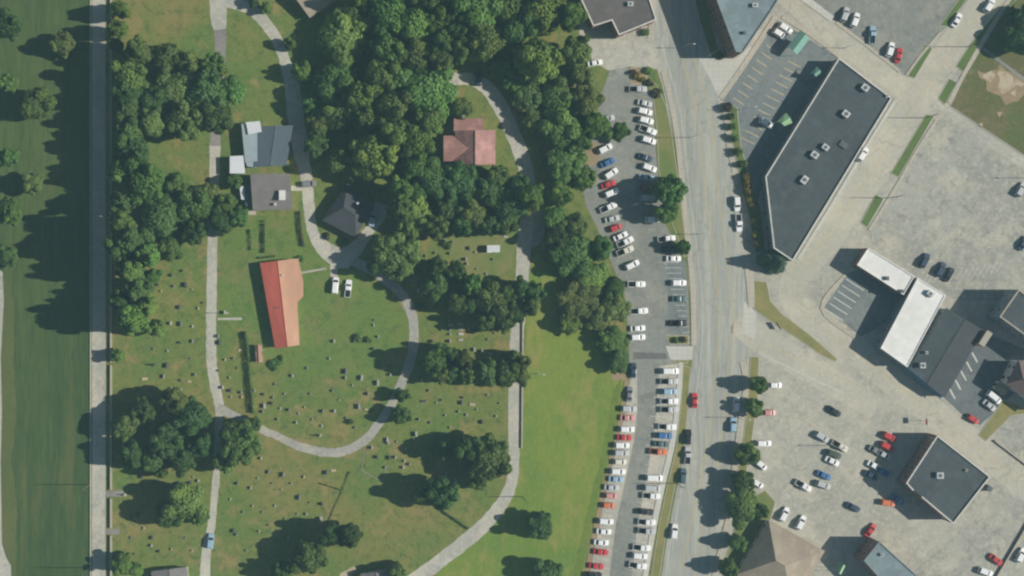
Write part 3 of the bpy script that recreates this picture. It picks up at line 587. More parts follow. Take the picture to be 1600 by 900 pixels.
# houses on the cemetery side
h1 = gable('house with dark blue grey roof and bright white lean-to north of the loop drive', [(403, 197), (458, 196), (448, 258), (396, 261)], 3.2, 3.9, 'siding', 'roof_bluegrey', over=.2)
slab(h1, [(377, 193), (402, 200), (402, 252), (383, 254)], [3.4, 3.7, 3.7, 3.4], 'roof_pale', 'side_roof')
slab(h1, [(384, 191), (406, 189), (409, 206), (388, 210)], [4.1, 4.3, 4.3, 4.1], 'roof_bright', 'porch_roof')
slab(h1, [(383, 250), (400, 248), (400, 262), (386, 260)], [3.0, 3.1, 3.1, 3.0], 'roof_pale', 'porch_roof')
cp = empty('carport'); tag(cp, 'bright white flat carport roof beside the blue grey house', 'carport')
slab(cp, [(359, 244), (380, 243), (383, 271), (359, 271)], [3.6, 3.6, 3.5, 3.5], 'roof_bright', 'roof', .2, True)
h2 = gable('grey shingle roofed house with white boxy dormer facing the vegetable garden', [(391, 272), (395, 329), (457, 327), (453, 271)], 3.4, 4.9, 'siding', 'roof_grey', over=.35)
dm = MB(); dm.box(-.9, .9, -1.4, 1.4, 3.6, 5.9); dm.box(-1.0, 1.0, -1.5, 1.5, 5.9, 6.05); dm = dm.build('dormer', h2, M['siding']); dm.location = P(441, 305, 5.9); dm.location.z = 0
unit(h2, 430, 319, 4.3, .7, .7, .7, 'unit', 0, 'roof_vent')
slab(h2, [(381, 289), (395, 289), (397, 322), (384, 322)], [2.6, 2.8, 2.8, 2.6], 'roof_bluegrey')
slab(h2, [(374, 291), (383, 291), (384, 312), (377, 312)], [2.4, 2.5, 2.5, 2.4], 'roof_bright')
h3 = gable('charcoal hipped roof house in the fork of the pale drive', [(503, 344), (543, 286), (583, 321), (556, 372)], 3.4, 5.8, 'brick', 'roof_shingle', hip=.3, over=.4)
unit(h3, 559, 318, 5.0, .7, .7, .9, 'unit', 0, 'chimney')
h4 = gable('pinkish red metal roofed house with crossed gables under the grove', [(711, 204), (774, 203), (774, 257), (711, 257)], 4.2, 7.2, 'brick_tan', 'roof_pink', over=.4, storeys=2)
gable_parts(h4, [(693, 212), (693, 252), (744, 252), (744, 212)], 3.8, 6.2, 'brick_tan', 'roof_pink', over=.4, door=False)
gable_parts(h4, [(709, 185), (709, 208), (755, 208), (755, 185)], 3.8, 4.7, 'brick_tan', 'roof_pink', over=.3, door=False)
unit(h4, 724, 183, 0, .8, .8, 5.4, 'parapet', 0, 'chimney')
h5 = gable('long red metal roofed hall with sun bleached east slope inside the loop drive', [(406, 411), (461, 404), (468, 539), (430, 545)], 3.0, 3.95, 'siding', 'roof_red', 'roof_salmon', name='hall', cat='hall', over=.35)
slab(h5, [(457, 405), (466, 404), (474, 440), (474, 463), (459, 478), (462, 440)], [2.95, 2.75, 2.6, 2.6, 2.85, 2.9], 'roof_salmon')
unit(h5, 442, 430, 3.9, .7, .35, .5, 'unit', 0, 'roof_vent'); unit(h5, 434, 481, 3.6, 1.2, .25, .35, 'unit_dark', 0, 'roof_vent')
gable('tiny red roofed shed with pale ridge west of the long red hall', [(399, 539), (408, 539), (410, 566), (400, 566)], 2.1, 2.6, 'siding', 'roof_salmon', 'roof_pink', name='shed', cat='shed', over=.1)
gable('little white roofed shed on the dry grass west of the right lane', [(761, 383), (761, 395), (781, 394), (781, 383)], 2.0, 2.35, 'siding', 'roof_bright', name='shed', cat='shed', over=.1)
gable('tan shingle roofed house cut by the top edge beside the curving drive', [(440, -32), (484, 28), (528, -2), (486, -62)], 3.4, 4.8, 'siding', 'roof_tan', over=.3)
gable('low grey roofed house cut by the bottom edge near the cemetery lane', [(236, 893), (292, 886), (298, 930), (240, 935)], 3.0, 4.2, 'siding', 'roof_grey', over=.3)
gable('grey roofed house just showing at the bottom edge above the curved lane', [(562, 897), (612, 890), (624, 940), (570, 950)], 3.0, 4.4, 'siding', 'roof_grey', over=.3)

# ------------------------------------------------------------------ walls, fences, hedges
def wall_run(label, a, b, wd, h, m='stone', name='stone_wall', cope=True, cat='wall'):
    a, b = P(*a), P(*b); d = b-a; ln = d.length; rz = math.atan2(d.y, d.x)
    e = empty(name, a, rz); tag(e, label, cat)
    bm = MB(); bm.box(0, ln, -wd/2, wd/2, 0, h-.1); bm.build('wall_body', e, M[m])
    k = max(1, int(ln/8))
    if cope:
        for i in range(k):
            c = MB(); c.box(ln*i/k+.02, ln*(i+1)/k-.02, -wd/2-.06, wd/2+.06, h-.1+.002, h); c.build('coping', e, M['parapet_tan'] if m == 'stone' else M['kerb'])
    return e
wall_run('stone wall along the cemetery side of the shaded upper road', (174, -30), (174, 566), .45, .9)
wall_run('stone wall beside the sunlit road above the upper gateway path', (174, 570), (174, 765), .45, .9)
wall_run('short stone wall between the two gateway paths by the sunlit road', (174, 778), (174, 825), .45, .9)
wall_run('stone wall running off the bottom edge beside the straight road', (174, 836), (174, 940), .45, .9)
wall_run('low concrete kerb wall between the straight road and the dark field', (141.5, -30), (141.5, 930), .3, .45, 'kerb', 'kerb_wall', False)
wall_run('long retaining wall beside the lower half of the right cemetery lane', (817.5, 430), (815, 700), .3, .6, 'stone', 'retaining_wall')
wall_run('short retaining wall at the bend of the right cemetery lane', (850, 330), (849, 390), .3, .9, 'stone', 'retaining_wall')
wall_run('low dark kerb wall along the diagonal street below the yellow grass', (1553, 688), (1640, 754), .35, .7, 'stone', 'kerb_wall'); wall_run('low kerb wall beside the white car at the lower right edge', (1616, 800), (1554, 905), .35, .8, 'stone', 'kerb_wall')
wall_run('low stone plot edging facing the loop drive', (569, 700), (565, 735), .25, .22, 'stone', 'plot_edging', False); wall_run('low stone plot edging along the slope below the loop', (565, 735), (597, 752), .25, .22, 'stone', 'plot_edging', False); wall_run('short low stone plot edging closing the family plot', (597, 752), (604, 728), .25, .22, 'stone', 'plot_edging', False)

def leaf_cloud(name, blobs, n, size, seed, flat_=1.0):
    """leaf cards spread through the outer half of each blob (centre, radii)"""
    rr = random.Random(seed); v = []; f = []
    tot = sum((b[1][0]*b[1][1]+b[1][0]*b[1][2]) for b in blobs)
    for c, rad in blobs:
        k = int(n*(rad[0]*rad[1]+rad[0]*rad[2])/tot)
        for _ in range(k):
            while True:
                d = Vector((rr.uniform(-1, 1), rr.uniform(-1, 1), rr.uniform(-1, 1)))
                if .05 < d.length < 1: break
            d.normalize(); u = rr.random(); r = .5+.52*u**.5
            p = Vector(c)+Vector((d.x*rad[0], d.y*rad[1], d.z*rad[2]))*r
            nrm = (d+Vector((rr.uniform(-.55, .55), rr.uniform(-.55, .55), rr.uniform(-.2, .75)))).normalized()
            a = nrm.cross(Vector((rr.uniform(-1, 1), rr.uniform(-1, 1), rr.uniform(-1, 1)))).normalized(); b = nrm.cross(a)
            s = size*rr.uniform(.55, 1.35); i = len(v)
            v += [p-a*s-b*s*.15, p-b*s*.65, p+a*s+b*s*.1, p+b*s*.7]; f.append([i, i+1, i+2, i+3])
    return pyd(name, v, f)
# crowns: unit radius, standing from z=0 to z=1 (scaled per tree)
CROWN = []
for k in range(9):
    rr = random.Random(50+k); bl = [((0, 0, .47), (.76, .76, .40))]; nl = (10, 26, 15, 34, 12, 20, 28, 16, 22)[k]; qs = (16/nl)**.42
    for j in range(nl):
        t = j*2.4+rr.uniform(-.4, .4); r = rr.uniform(.28, .82); z = rr.uniform(.22, .88)-.22*max(0, r-.5)
        q = rr.uniform(.22, .36)*(1.12-.3*r)*qs
        r = min(r, math.sqrt(max(.05, 1-((z-.45)/.58)**2))*.85)
        bl.append(((r*math.cos(t), r*math.sin(t), z), (q, q, q*.55)))
    CROWN.append(leaf_cloud('crown', bl, 7600, .07, 90+k))
CONIF = leaf_cloud('crown', [((rr_*math.cos(t), rr_*math.sin(t), z), (q, q, q*.35)) for z, rr_, q, t in
        [(zz/12.0, (1-zz/12.5)*.62, .34*(1.1-zz/13), j*1.26+zz*.6) for zz in range(12) for j in range(5)]], 4200, .07, 5)
BUSH = [leaf_cloud('foliage', [((random.Random(k*9+j).uniform(-.5, .5), random.Random(k*7+j+3).uniform(-.5, .5), .35+.25*(j % 2)), (.5, .5, .4)) for j in range(6)], 700, .13, 300+k) for k in range(4)]
TRUNK = []
for k in range(4):
    rr = random.Random(700+k); mb = MB(); mb.tube([(0, 0, -.02), (.01, 0, .12), (.02, .01, .45), (.03, -.02, .75)], [.030, .022, .016, .006], 8)
    for j in range(5):
        t = j*1.26+rr.uniform(-.3, .3); z = rr.uniform(.25, .5); r = rr.uniform(.13, .2)
        mb.tube([(.015, 0, z), (r*.55*math.cos(t), r*.55*math.sin(t), z+.13), (r*math.cos(t), r*math.sin(t), z+.28)], [.011, .007, .003], 6)
    TRUNK.append(mb.mesh('trunk', True)); TRUNK[-1].materials.append(M['bark'])
CM = {}
def crown_me(k, m):
    if (k, m) not in CM:
        me = (CONIF if k == 'c' else CROWN[k]).copy(); me.materials.append(M[m]); CM[(k, m)] = me
    return CM[(k, m)]
NT = [0]
def tree(px, py, r, h, label, m='leaf', group=None, cat='tree', conifer=False):
    NT[0] += 1; rr = random.Random(NT[0]*13+5)
    p = P(px, py, h*.6); e = empty('conifer_tree' if conifer else 'leafy_tree', (p.x, p.y, 0)); tag(e, label, cat, group)
    t = link('trunk', TRUNK[NT[0] % 4], e); t.scale = (h, h, h); t.rotation_euler = (0, 0, rr.uniform(0, 6.28))
    zc = .04*h if conifer else h*(.05 if h < 11 else .11)
    c = link('crown', crown_me('c' if conifer else NT[0] % 9, m), e); R_ = r*S*(1-h*.6/CAMH)*1.1
    c.scale = (R_*rr.uniform(.92, 1.1), R_*rr.uniform(.92, 1.1), h-zc); c.location = (0, 0, zc); c.rotation_euler = (0, 0, rr.uniform(0, 6.28))
    return e
BM = {}
def shrub(px, py, r, h, label, m='leaf', group=None, name='shrub'):
    NT[0] += 1; rr = random.Random(NT[0]*11); k = NT[0] % 4
    if (k, m) not in BM:
        me = BUSH[k].copy(); me.materials.append(M[m]); BM[(k, m)] = me
    o = link(name, BM[(k, m)]); p = P(px, py, h*.5); o.location = (p.x, p.y, 0); q = r*S; o.scale = (q, q, h); o.rotation_euler = (0, 0, rr.uniform(0, 6.28))
    return tag(o, label, 'shrub', group)
def hedge(label, pts, wd, h, m='leaf_dark'):
    bl = []; q = crom([(float(a), float(b)) for a, b in pts], 8)
    L_ = 0
    for i in range(len(q)-1):
        a, b = P(*q[i]), P(*q[i+1]); n = max(1, int((b-a).length/.5)); L_ += (b-a).length
        for k in range(n): c = a.lerp(b, k/n); bl.append(((c.x, c.y, h*.5), (wd*.62, wd*.62, h*.52)))
    me = leaf_cloud('hedge', bl, int(L_*60*max(1, h)), .2, len(bl)); me.materials.append(M[m])
    return tag(link('hedge', me), label, 'hedge')

# ------------------------------------------------------------------ trees that stand alone (or nearly)
solo = [
 (14, 130, 14, 9, 'leaf', 'small green tree at the left edge above the round field tree'), (54, 162, 30, 12, 'leaf', 'round green tree standing alone in the dark field'),
 (96, 68, 20, 10, 'leaf_olive', 'olive tree in the field west of the upper road'), (12, 40, 24, 14, 'leaf_dark', 'dark tree in the top left corner'),
 (12, 245, 16, 9, 'leaf', 'small tree at the left edge level with the blue grey house'), (14, 330, 22, 13, 'leaf', 'green tree at the left edge in the striped shade'),
 (50, 285, 18, 10, 'leaf_olive', 'olive tree in the shaded field level with the grey roofed house'), (10, 400, 18, 11, 'leaf_dark', 'dark tree at the left edge below the shaded field'),
 (188, 14, 15, 15, 'leaf_light', 'narrow light green tree at the top end of the road wall'), (184, 44, 14, 15, 'leaf_light', 'small light green tree just below the one at the top of the road wall'), (182, 70, 12, 13, 'leaf', 'tiny tree by the road wall above the dark thicket'),
 (205, 498, 27, 27, 'leaf_light', 'tall bright green tree by the road wall casting a long shadow over the field'), (228, 478, 18, 20, 'leaf_light', 'bright green tree tucked behind the tall one by the road wall'),
 (215, 452, 24, 20, 'leaf_dark', 'dark tree north of the tall bright one by the road wall'), (188, 470, 18, 19, 'leaf_dark', 'dark tree overhanging the road wall beside the tall bright tree'),
 (244, 512, 17, 13, 'leaf', 'middling tree on the cemetery side of the tall bright tree'), (184, 556, 11, 7, 'leaf_light', 'small bright tree at the bend of the wall shadow'), (238, 432, 14, 9, 'leaf', 'small tree at the top of the left grave rows'),
 (374, 690, 36, 13, 'leaf', 'broad green tree over the junction of loop and straight lane'), (348, 722, 18, 9, 'leaf', 'small tree south of the lane junction'), (398, 664, 13, 8, 'leaf', 'small tree hugging the loop lane near the junction'),
 (288, 785, 30, 13, 'leaf', 'broad green tree in the lower left grave field'), (262, 806, 22, 11, 'leaf_dark', 'dark tree leaning west in the lower left grave field'), (312, 808, 15, 8, 'leaf_light', 'small bright tree close to the lower straight lane'), (252, 738, 10, 9, 'leaf', 'slim tree between the dark thicket and the lower left tree'),
 (190, 882, 16, 9, 'leaf_light', 'light green tree in the bottom left corner by the wall'), (212, 890, 12, 7, 'leaf_light', 'small light tree beside the grey roof at the bottom left'),
 (618, 402, 36, 12, 'leaf_olive', 'broad olive tree east of the drive fork'), (585, 416, 15, 10, 'leaf_dark', 'small dark tree at the edge of the drive fork'), 
 (674, 566, 25, 14, 'leaf', 'tree at the west tip of the small clump, shading the loop drive'), (628, 618, 11, 7, 'leaf_dark', 'small dark tree leaning over the east side of the loop'), (627, 650, 15, 8, 'leaf_dark', 'small dark tree on the lower east bend of the loop'),
 (762, 718, 38, 15, 'leaf', 'big green tree by the lower part of the right lane'), (728, 700, 24, 13, 'leaf_dark', 'dark tree joined to the west side of the big lower tree'), (748, 748, 18, 10, 'leaf', 'small tree under the south side of the big lower tree'), (690, 702, 16, 10, 'leaf_dark', 'small dark tree at the west tip of the big lower tree'),
 (688, 772, 29, 14, 'leaf_dark', 'dark tree with a long oval shadow in the open lower cemetery'), (662, 771, 19, 11, 'leaf_dark', 'lower dark tree joined to the west side of the oval shadow tree'),
 (547, 838, 20, 15, 'leaf_dark', 'slim dark tree with a long shadow near the bottom edge'), (520, 836, 19, 13, 'leaf_dark', 'dark tree immediately west of the slim dark tree near the bottom'), (480, 870, 31, 12, 'leaf', 'green tree at the bottom edge south west of the slim dark trees'), (440, 897, 18, 10, 'leaf_dark', 'dark tree cut by the bottom edge left of the green one'), (620, 893, 15, 8, 'leaf', 'small tree beside the lower lane at the bottom edge'),
 (844, 822, 23, 9.5, 'leaf_dark', 'single dark tree in the bright lawn with shadow to the west'), (856, 896, 24, 9.5, 'leaf_dark', 'dark tree cut by the bottom edge of the bright lawn'),
 (1046, 296, 25, 12, 'leaf', 'large tree shading red and dark cars in the upper car park'), (1044, 332, 18, 9, 'leaf', 'smaller tree south of the one shading the upper car park'), (1068, 386, 12, 7, 'leaf', 'small tree at the narrow end of the car park verge'),
 (970, 204, 15, 9, 'leaf', 'low tree reaching out into the top of the car park aisle'),
 (1186, 600, 16, 8.5, 'leaf', 'topmost street tree in the dry strip by the lower road'), (1179, 637, 16, 7, 'leaf', 'second street tree from the top of the dry strip'), (1168, 711, 20, 7.5, 'leaf', 'third street tree down, beside the white car nose'), (1162, 751, 17, 7.5, 'leaf', 'fourth street tree down the dry strip'),
 (1160, 792, 28, 9, 'leaf', 'largest street tree above the hipped house lawn'), (1186, 800, 14, 7, 'leaf', 'small tree between the largest street tree and the car park corner'), (1152, 848, 15, 7, 'leaf', 'small tree on the lawn west of the hipped house'), (1140, 888, 15, 9, 'leaf', 'street tree at the bottom edge by the hipped house'),
 (1597, 62, 24, 9, 'leaf_dark', 'dark tree on the grass lot at the right edge'), (1612, 28, 24, 9, 'leaf_dark', 'dark tree in the top right corner'), (1582, 18, 9, 4, 'leaf_dark', 'small dark tree by the top right pavement'),
 (352, 318, 18, 9, 'leaf', 'tree over the straight lane west of the grey roofed house'), (374, 338, 16, 8, 'leaf', 'small tree beside the porch of the grey roofed house'), (345, 346, 20, 9, 'leaf_dark', 'dark tree over the straight lane below the porch'), (328, 300, 15, 9, 'leaf_olive', 'olive tree on the west side of the straight lane'), (365, 282, 13, 6, 'leaf', 'small garden tree in front of the bright carport'),
 (720, 168, 18, 8, 'leaf_olive', 'small olive tree north of the pink roofed house'), (830, 305, 20, 14, 'leaf_light', 'light green tree arching over the right lane bend'), (498, 205, 12, 8, 'leaf_dark', 'dark tree at the west foot of the big grove'),
 (472, 112, 17, 9, 'leaf_light', 'spiky light green tree leaning over the curving drive'), (452, 68, 10, 6, 'leaf', 'small tree beside the top of the curving drive'), (396, 2, 9, 5, 'leaf_dark', 'small dark tree at the top edge between the drives'), (416, 12, 9, 5, 'leaf_light', 'small light tree at the top edge by the curving drive')]
for a in solo: tree(a[0], a[1], a[2], a[3], a[5], a[4])
tree(1217, 410, 20, 11, 'blue green conifer at the south tip of the long dark roofed building', 'leaf_blue', conifer=True)
tree(1200, 404, 11, 9, 'small blue green conifer touching the west side of the larger one', 'leaf_blue', conifer=True)

# trees that stand in groves: measured where they can be told apart, filled between
def inside(x, y, pg):
    c = False
    for i in range(len(pg)):
        (x0, y0), (x1, y1) = pg[i-1], pg[i]
        if (y0 > y) != (y1 > y) and x < (x1-x0)*(y-y0)/(y1-y0)+x0: c = not c
    return c
def grove(pg, rmin, rmax, hmin, hmax, label, group, seed, dens=.78, mats=('leaf', 'leaf', 'leaf_dark', 'leaf_olive', 'leaf_light'), hf=None):
    rr = random.Random(seed); pts = []; xs = [a for a, b in pg]; ys = [b for a, b in pg]; t = 0
    while t < 2600:
        t += 1; x, y = rr.uniform(min(xs), max(xs)), rr.uniform(min(ys), max(ys))
        if not inside(x, y, pg): continue
        r = rr.uniform(rmin, rmax)
        if any(not inside(x+r*.62*math.cos(q), y+r*.62*math.sin(q), pg) for q in (0, 1.05, 2.1, 3.14, 4.2, 5.25)): 
            r = rmin*.8
            if any(not inside(x+r*.55*math.cos(q), y+r*.55*math.sin(q), pg) for q in (0, 1.57, 3.14, 4.71)): continue
        if any((x-a)**2+(y-b)**2 < ((r+c)*dens*.82)**2 for a, b, c in pts): continue
        pts.append((x, y, r))
    ranks = {}
    for x, y, r in pts: ranks.setdefault(int((y-min(ys))//42), []).append((x, y, r))
    for k, key in enumerate(sorted(ranks)):
        for j, (x, y, r) in enumerate(sorted(ranks[key])):
            h0, h1 = hf(x, y) if hf else (hmin, hmax)
            h = h0+(h1-h0)*rr.random()*(.5+.5*r/rmax); mm = rr.choice(mats)
            tone = {'leaf': 'green', 'leaf_dark': 'dark green', 'leaf_olive': 'olive', 'leaf_light': 'light green'}[mm]
            tree(x, y, r, h, '%s tree, %s from left in %s rank down, %s' % (tone, ORD[j+1], ORD[k+1], label), mm, group)
grove([(545, -20), (695, -25), (702, 60), (714, 108), (708, 140), (692, 182), (672, 228), (662, 264), (652, 305), (632, 345), (612, 330), (606, 285), (570, 262), (530, 262), (502, 285), (490, 255), (482, 228), (484, 172), (474, 140), (482, 96), (492, 76), (512, 52), (530, 25)], 27, 45, 14, 19,
      'grove west of pink house', 'trees of the grove west of the pink roofed house', 3, hf=lambda x, y: (7, 9.5) if x < 520 else ((11, 13) if x < 560 else (15, 19)))
grove([(700, -25), (906, -25), (908, 20), (922, 62), (918, 100), (945, 108), (952, 150), (946, 180), (952, 205), (930, 222), (905, 240), (912, 262), (935, 268), (932, 290), (915, 310), (905, 330), (912, 350), (930, 350), (948, 372), (958, 400), (966, 430), (974, 452), (976, 490), (982, 520), (984, 562), (970, 578), (952, 568), (940, 532), (925, 505), (895, 522), (866, 505), (862, 478), (888, 440), (874, 415), (858, 392), (856, 340), (854, 318), (858, 262), (848, 218), (828, 205), (812, 160), (782, 118), (740, 110), (712, 108), (702, 60)], 25, 39, 12, 21,
      'bank beside the car park', 'trees of the bank along the car park', 8, hf=lambda x, y: (14, 18) if y < 105 else ((5.5, 8) if x < 862 or y > 400 else (7.5, 11)))
grove([(652, 268), (700, 262), (780, 262), (805, 268), (838, 284), (838, 328), (808, 336), (806, 356), (780, 366), (700, 366), (655, 374), (622, 370), (616, 352), (634, 338)], 23, 36, 9, 12,
      'clump below the pink house', 'trees of the clump south of the pink roofed house', 21, mats=('leaf', 'leaf_dark', 'leaf_dark', 'leaf_olive'))
grove([(662, 432), (690, 400), (724, 418), (752, 444), (790, 448), (830, 432), (846, 455), (838, 482), (800, 512), (760, 514), (736, 490), (700, 480), (664, 462)], 21, 32, 10, 13,
      'clump beside the right lane', 'trees of the clump beside the right lane', 33, mats=('leaf', 'leaf_dark', 'leaf_olive'))
grove([(664, 560), (690, 536), (720, 548), (750, 570), (785, 556), (815, 540), (828, 560), (822, 600), (770, 606), (735, 600), (700, 596), (672, 592)], 17, 26, 8, 11,
      'small clump below pale plots', 'trees of the small clump by the right lane', 41, mats=('leaf', 'leaf_dark', 'leaf_olive'))
grove([(178, 90), (215, 58), (245, 66), (270, 66), (290, 84), (340, 88), (374, 92), (380, 130), (368, 180), (330, 212), (270, 232), (258, 196), (210, 226), (178, 232)], 26, 38, 12, 17,
      'upper roadside thicket', 'trees of the upper roadside thicket', 52, mats=('leaf', 'leaf_dark', 'leaf_olive'), hf=lambda x, y: (19, 24) if x < 235 else (10, 14))
grove([(176, 205), (225, 205), (246, 245), (266, 268), (316, 282), (326, 330), (306, 380), (266, 400), (215, 432), (178, 448)], 25, 38, 13, 18,
      'middle roadside thicket', 'trees of the middle roadside thicket', 61, mats=('leaf', 'leaf', 'leaf_dark'), hf=lambda x, y: (25, 30) if x < 235 and y > 320 else ((20, 26) if x < 225 else (11, 15)))
grove([(182, 640), (240, 618), (300, 610), (330, 640), (330, 722), (270, 736), (205, 732), (178, 700)], 26, 40, 11, 14,
      'lower roadside thicket', 'trees of the lower roadside thicket', 77, dens=.85, mats=('leaf_dark', 'leaf_dark', 'leaf_olive'))

# shrubs and hedges
SHN = {}
for i, (x, y, r, m_) in enumerate([(1139, 168, 7, 'leaf_brown'), (1142, 182, 6, 'leaf_olive'), (1145, 198, 6, 'leaf_light'), (1149, 215, 7, 'leaf_light'), (1154, 236, 7, 'leaf_light'), (1160, 256, 7, 'leaf_olive'), (1166, 276, 7, 'leaf_yellow'), (1168, 284, 7, 'leaf_yellow'), (1169, 293, 7, 'leaf_yellow'), (1171, 302, 7, 'leaf_yellow'), (1172, 311, 7, 'leaf_yellow'), (1174, 320, 7, 'leaf_yellow'), (1179, 348, 6, 'leaf_yellow'), (1180, 366, 6, 'leaf_yellow'), (1183, 380, 6, 'leaf_yellow')]):
    SHN[m_] = SHN.get(m_, 0)+1
    shrub(x, y, r+1.5, 2.9, '%s shrub, %s of its colour in the row west of the slanted lot' % ({'leaf_brown': 'brown', 'leaf_olive': 'olive', 'leaf_light': 'light green', 'leaf_yellow': 'yellow'}[m_], ORD[SHN[m_]]), m_, 'row of shrubs west of the slanted lot')
for x, y, r, m_, l in [(990, 112, 7, 'leaf_brown', 'brown shrub at the tip of the car park entrance bed'), (995, 118, 7, 'leaf_yellow', 'yellow shrub in the middle of the car park entrance bed'), (1006, 124, 6, 'leaf_yellow', 'smaller yellow shrub at the lower end of the entrance bed'), (1014, 110, 8, 'leaf', 'green shrub between the entrance bed and the road'),
        (1014, 130, 8, 'leaf_brown', 'brown shrub above the upper verge'), (1026, 144, 9, 'leaf_brown', 'large brown shrub at the head of the upper verge'), (1057, 531, 6, 'leaf_olive', 'olive shrub in the bed at the lower entrance'), (1068, 531, 6, 'leaf_brown', 'brown shrub in the bed at the lower entrance'),
        (656, 479, 8, 'leaf_dark', 'small dark shrub beside the east side of the loop drive'), (430, 568, 11, 'leaf', 'low green shrub south of the red hall'), (440, 563, 8, 'leaf', 'second low green shrub south of the red hall'), (1008, 50, 8, 'leaf_dark', 'dark shrub at the corner of the brown roofed building'), (1128, 88, 7, 'leaf_dark', 'dark shrub at the foot of the brick building corner'), (548, 660, 5, 'leaf', 'small shrub among the graves inside the loop'), (640, 645, 6, 'leaf_dark', 'dark shrub at the outside of the loop bend'), (560, 528, 8, 'leaf_dark', 'low dark shrub in the middle of the loop lawn'), (575, 532, 7, 'leaf_dark', 'low dark shrub next to the one in the middle of the loop lawn'), (470, 405, 6, 'leaf', 'small shrub by the north corner of the red hall'), (512, 368, 7, 'leaf_brown', 'brown shrub at the foot of the charcoal hipped house'), (537, 378, 8, 'leaf', 'green shrub at the south corner of the charcoal hipped house'), (700, 382, 9, 'leaf_dark', 'dark shrub in the dry plot west of the small white shed'), (1000, 32, 7, 'leaf_dark', 'dark shrub tight against the brown roofed building')]:
    shrub(x, y, r, 1.5, l, m_)
hedge('tall narrow clipped hedge west of the long red hall', [(384, 520), (387, 545), (390, 580), (393, 615), (396, 645)], .9, 1.9)
hedge('dark bean row in the garden south of the grey roofed house', [(413, 346), (413, 398)], .5, 1.3); hedge('shorter green bean row in the same garden', [(391, 360), (393, 392)], .5, 1.1, 'leaf')
hedge('garden hedge along the drive below the grey roofed house', [(468, 332), (470, 360), (474, 385)], .9, 1.3, 'leaf_brown')
hedge('hedge line running downhill to the slim dark trees', [(546, 738), (534, 770), (520, 800), (512, 822)], .3, .6, 'leaf'); hedge('low dark hedge crossing to the lower lane', [(694, 800), (712, 812), (732, 826)], .6, 1.0)
hedge('low hedge line west of the downhill hedge', [(500, 755), (522, 762), (534, 766)], .25, .5, 'leaf')
hedge('short garden hedge behind the red hall', [(405, 403), (432, 400)], .5, 1.0)

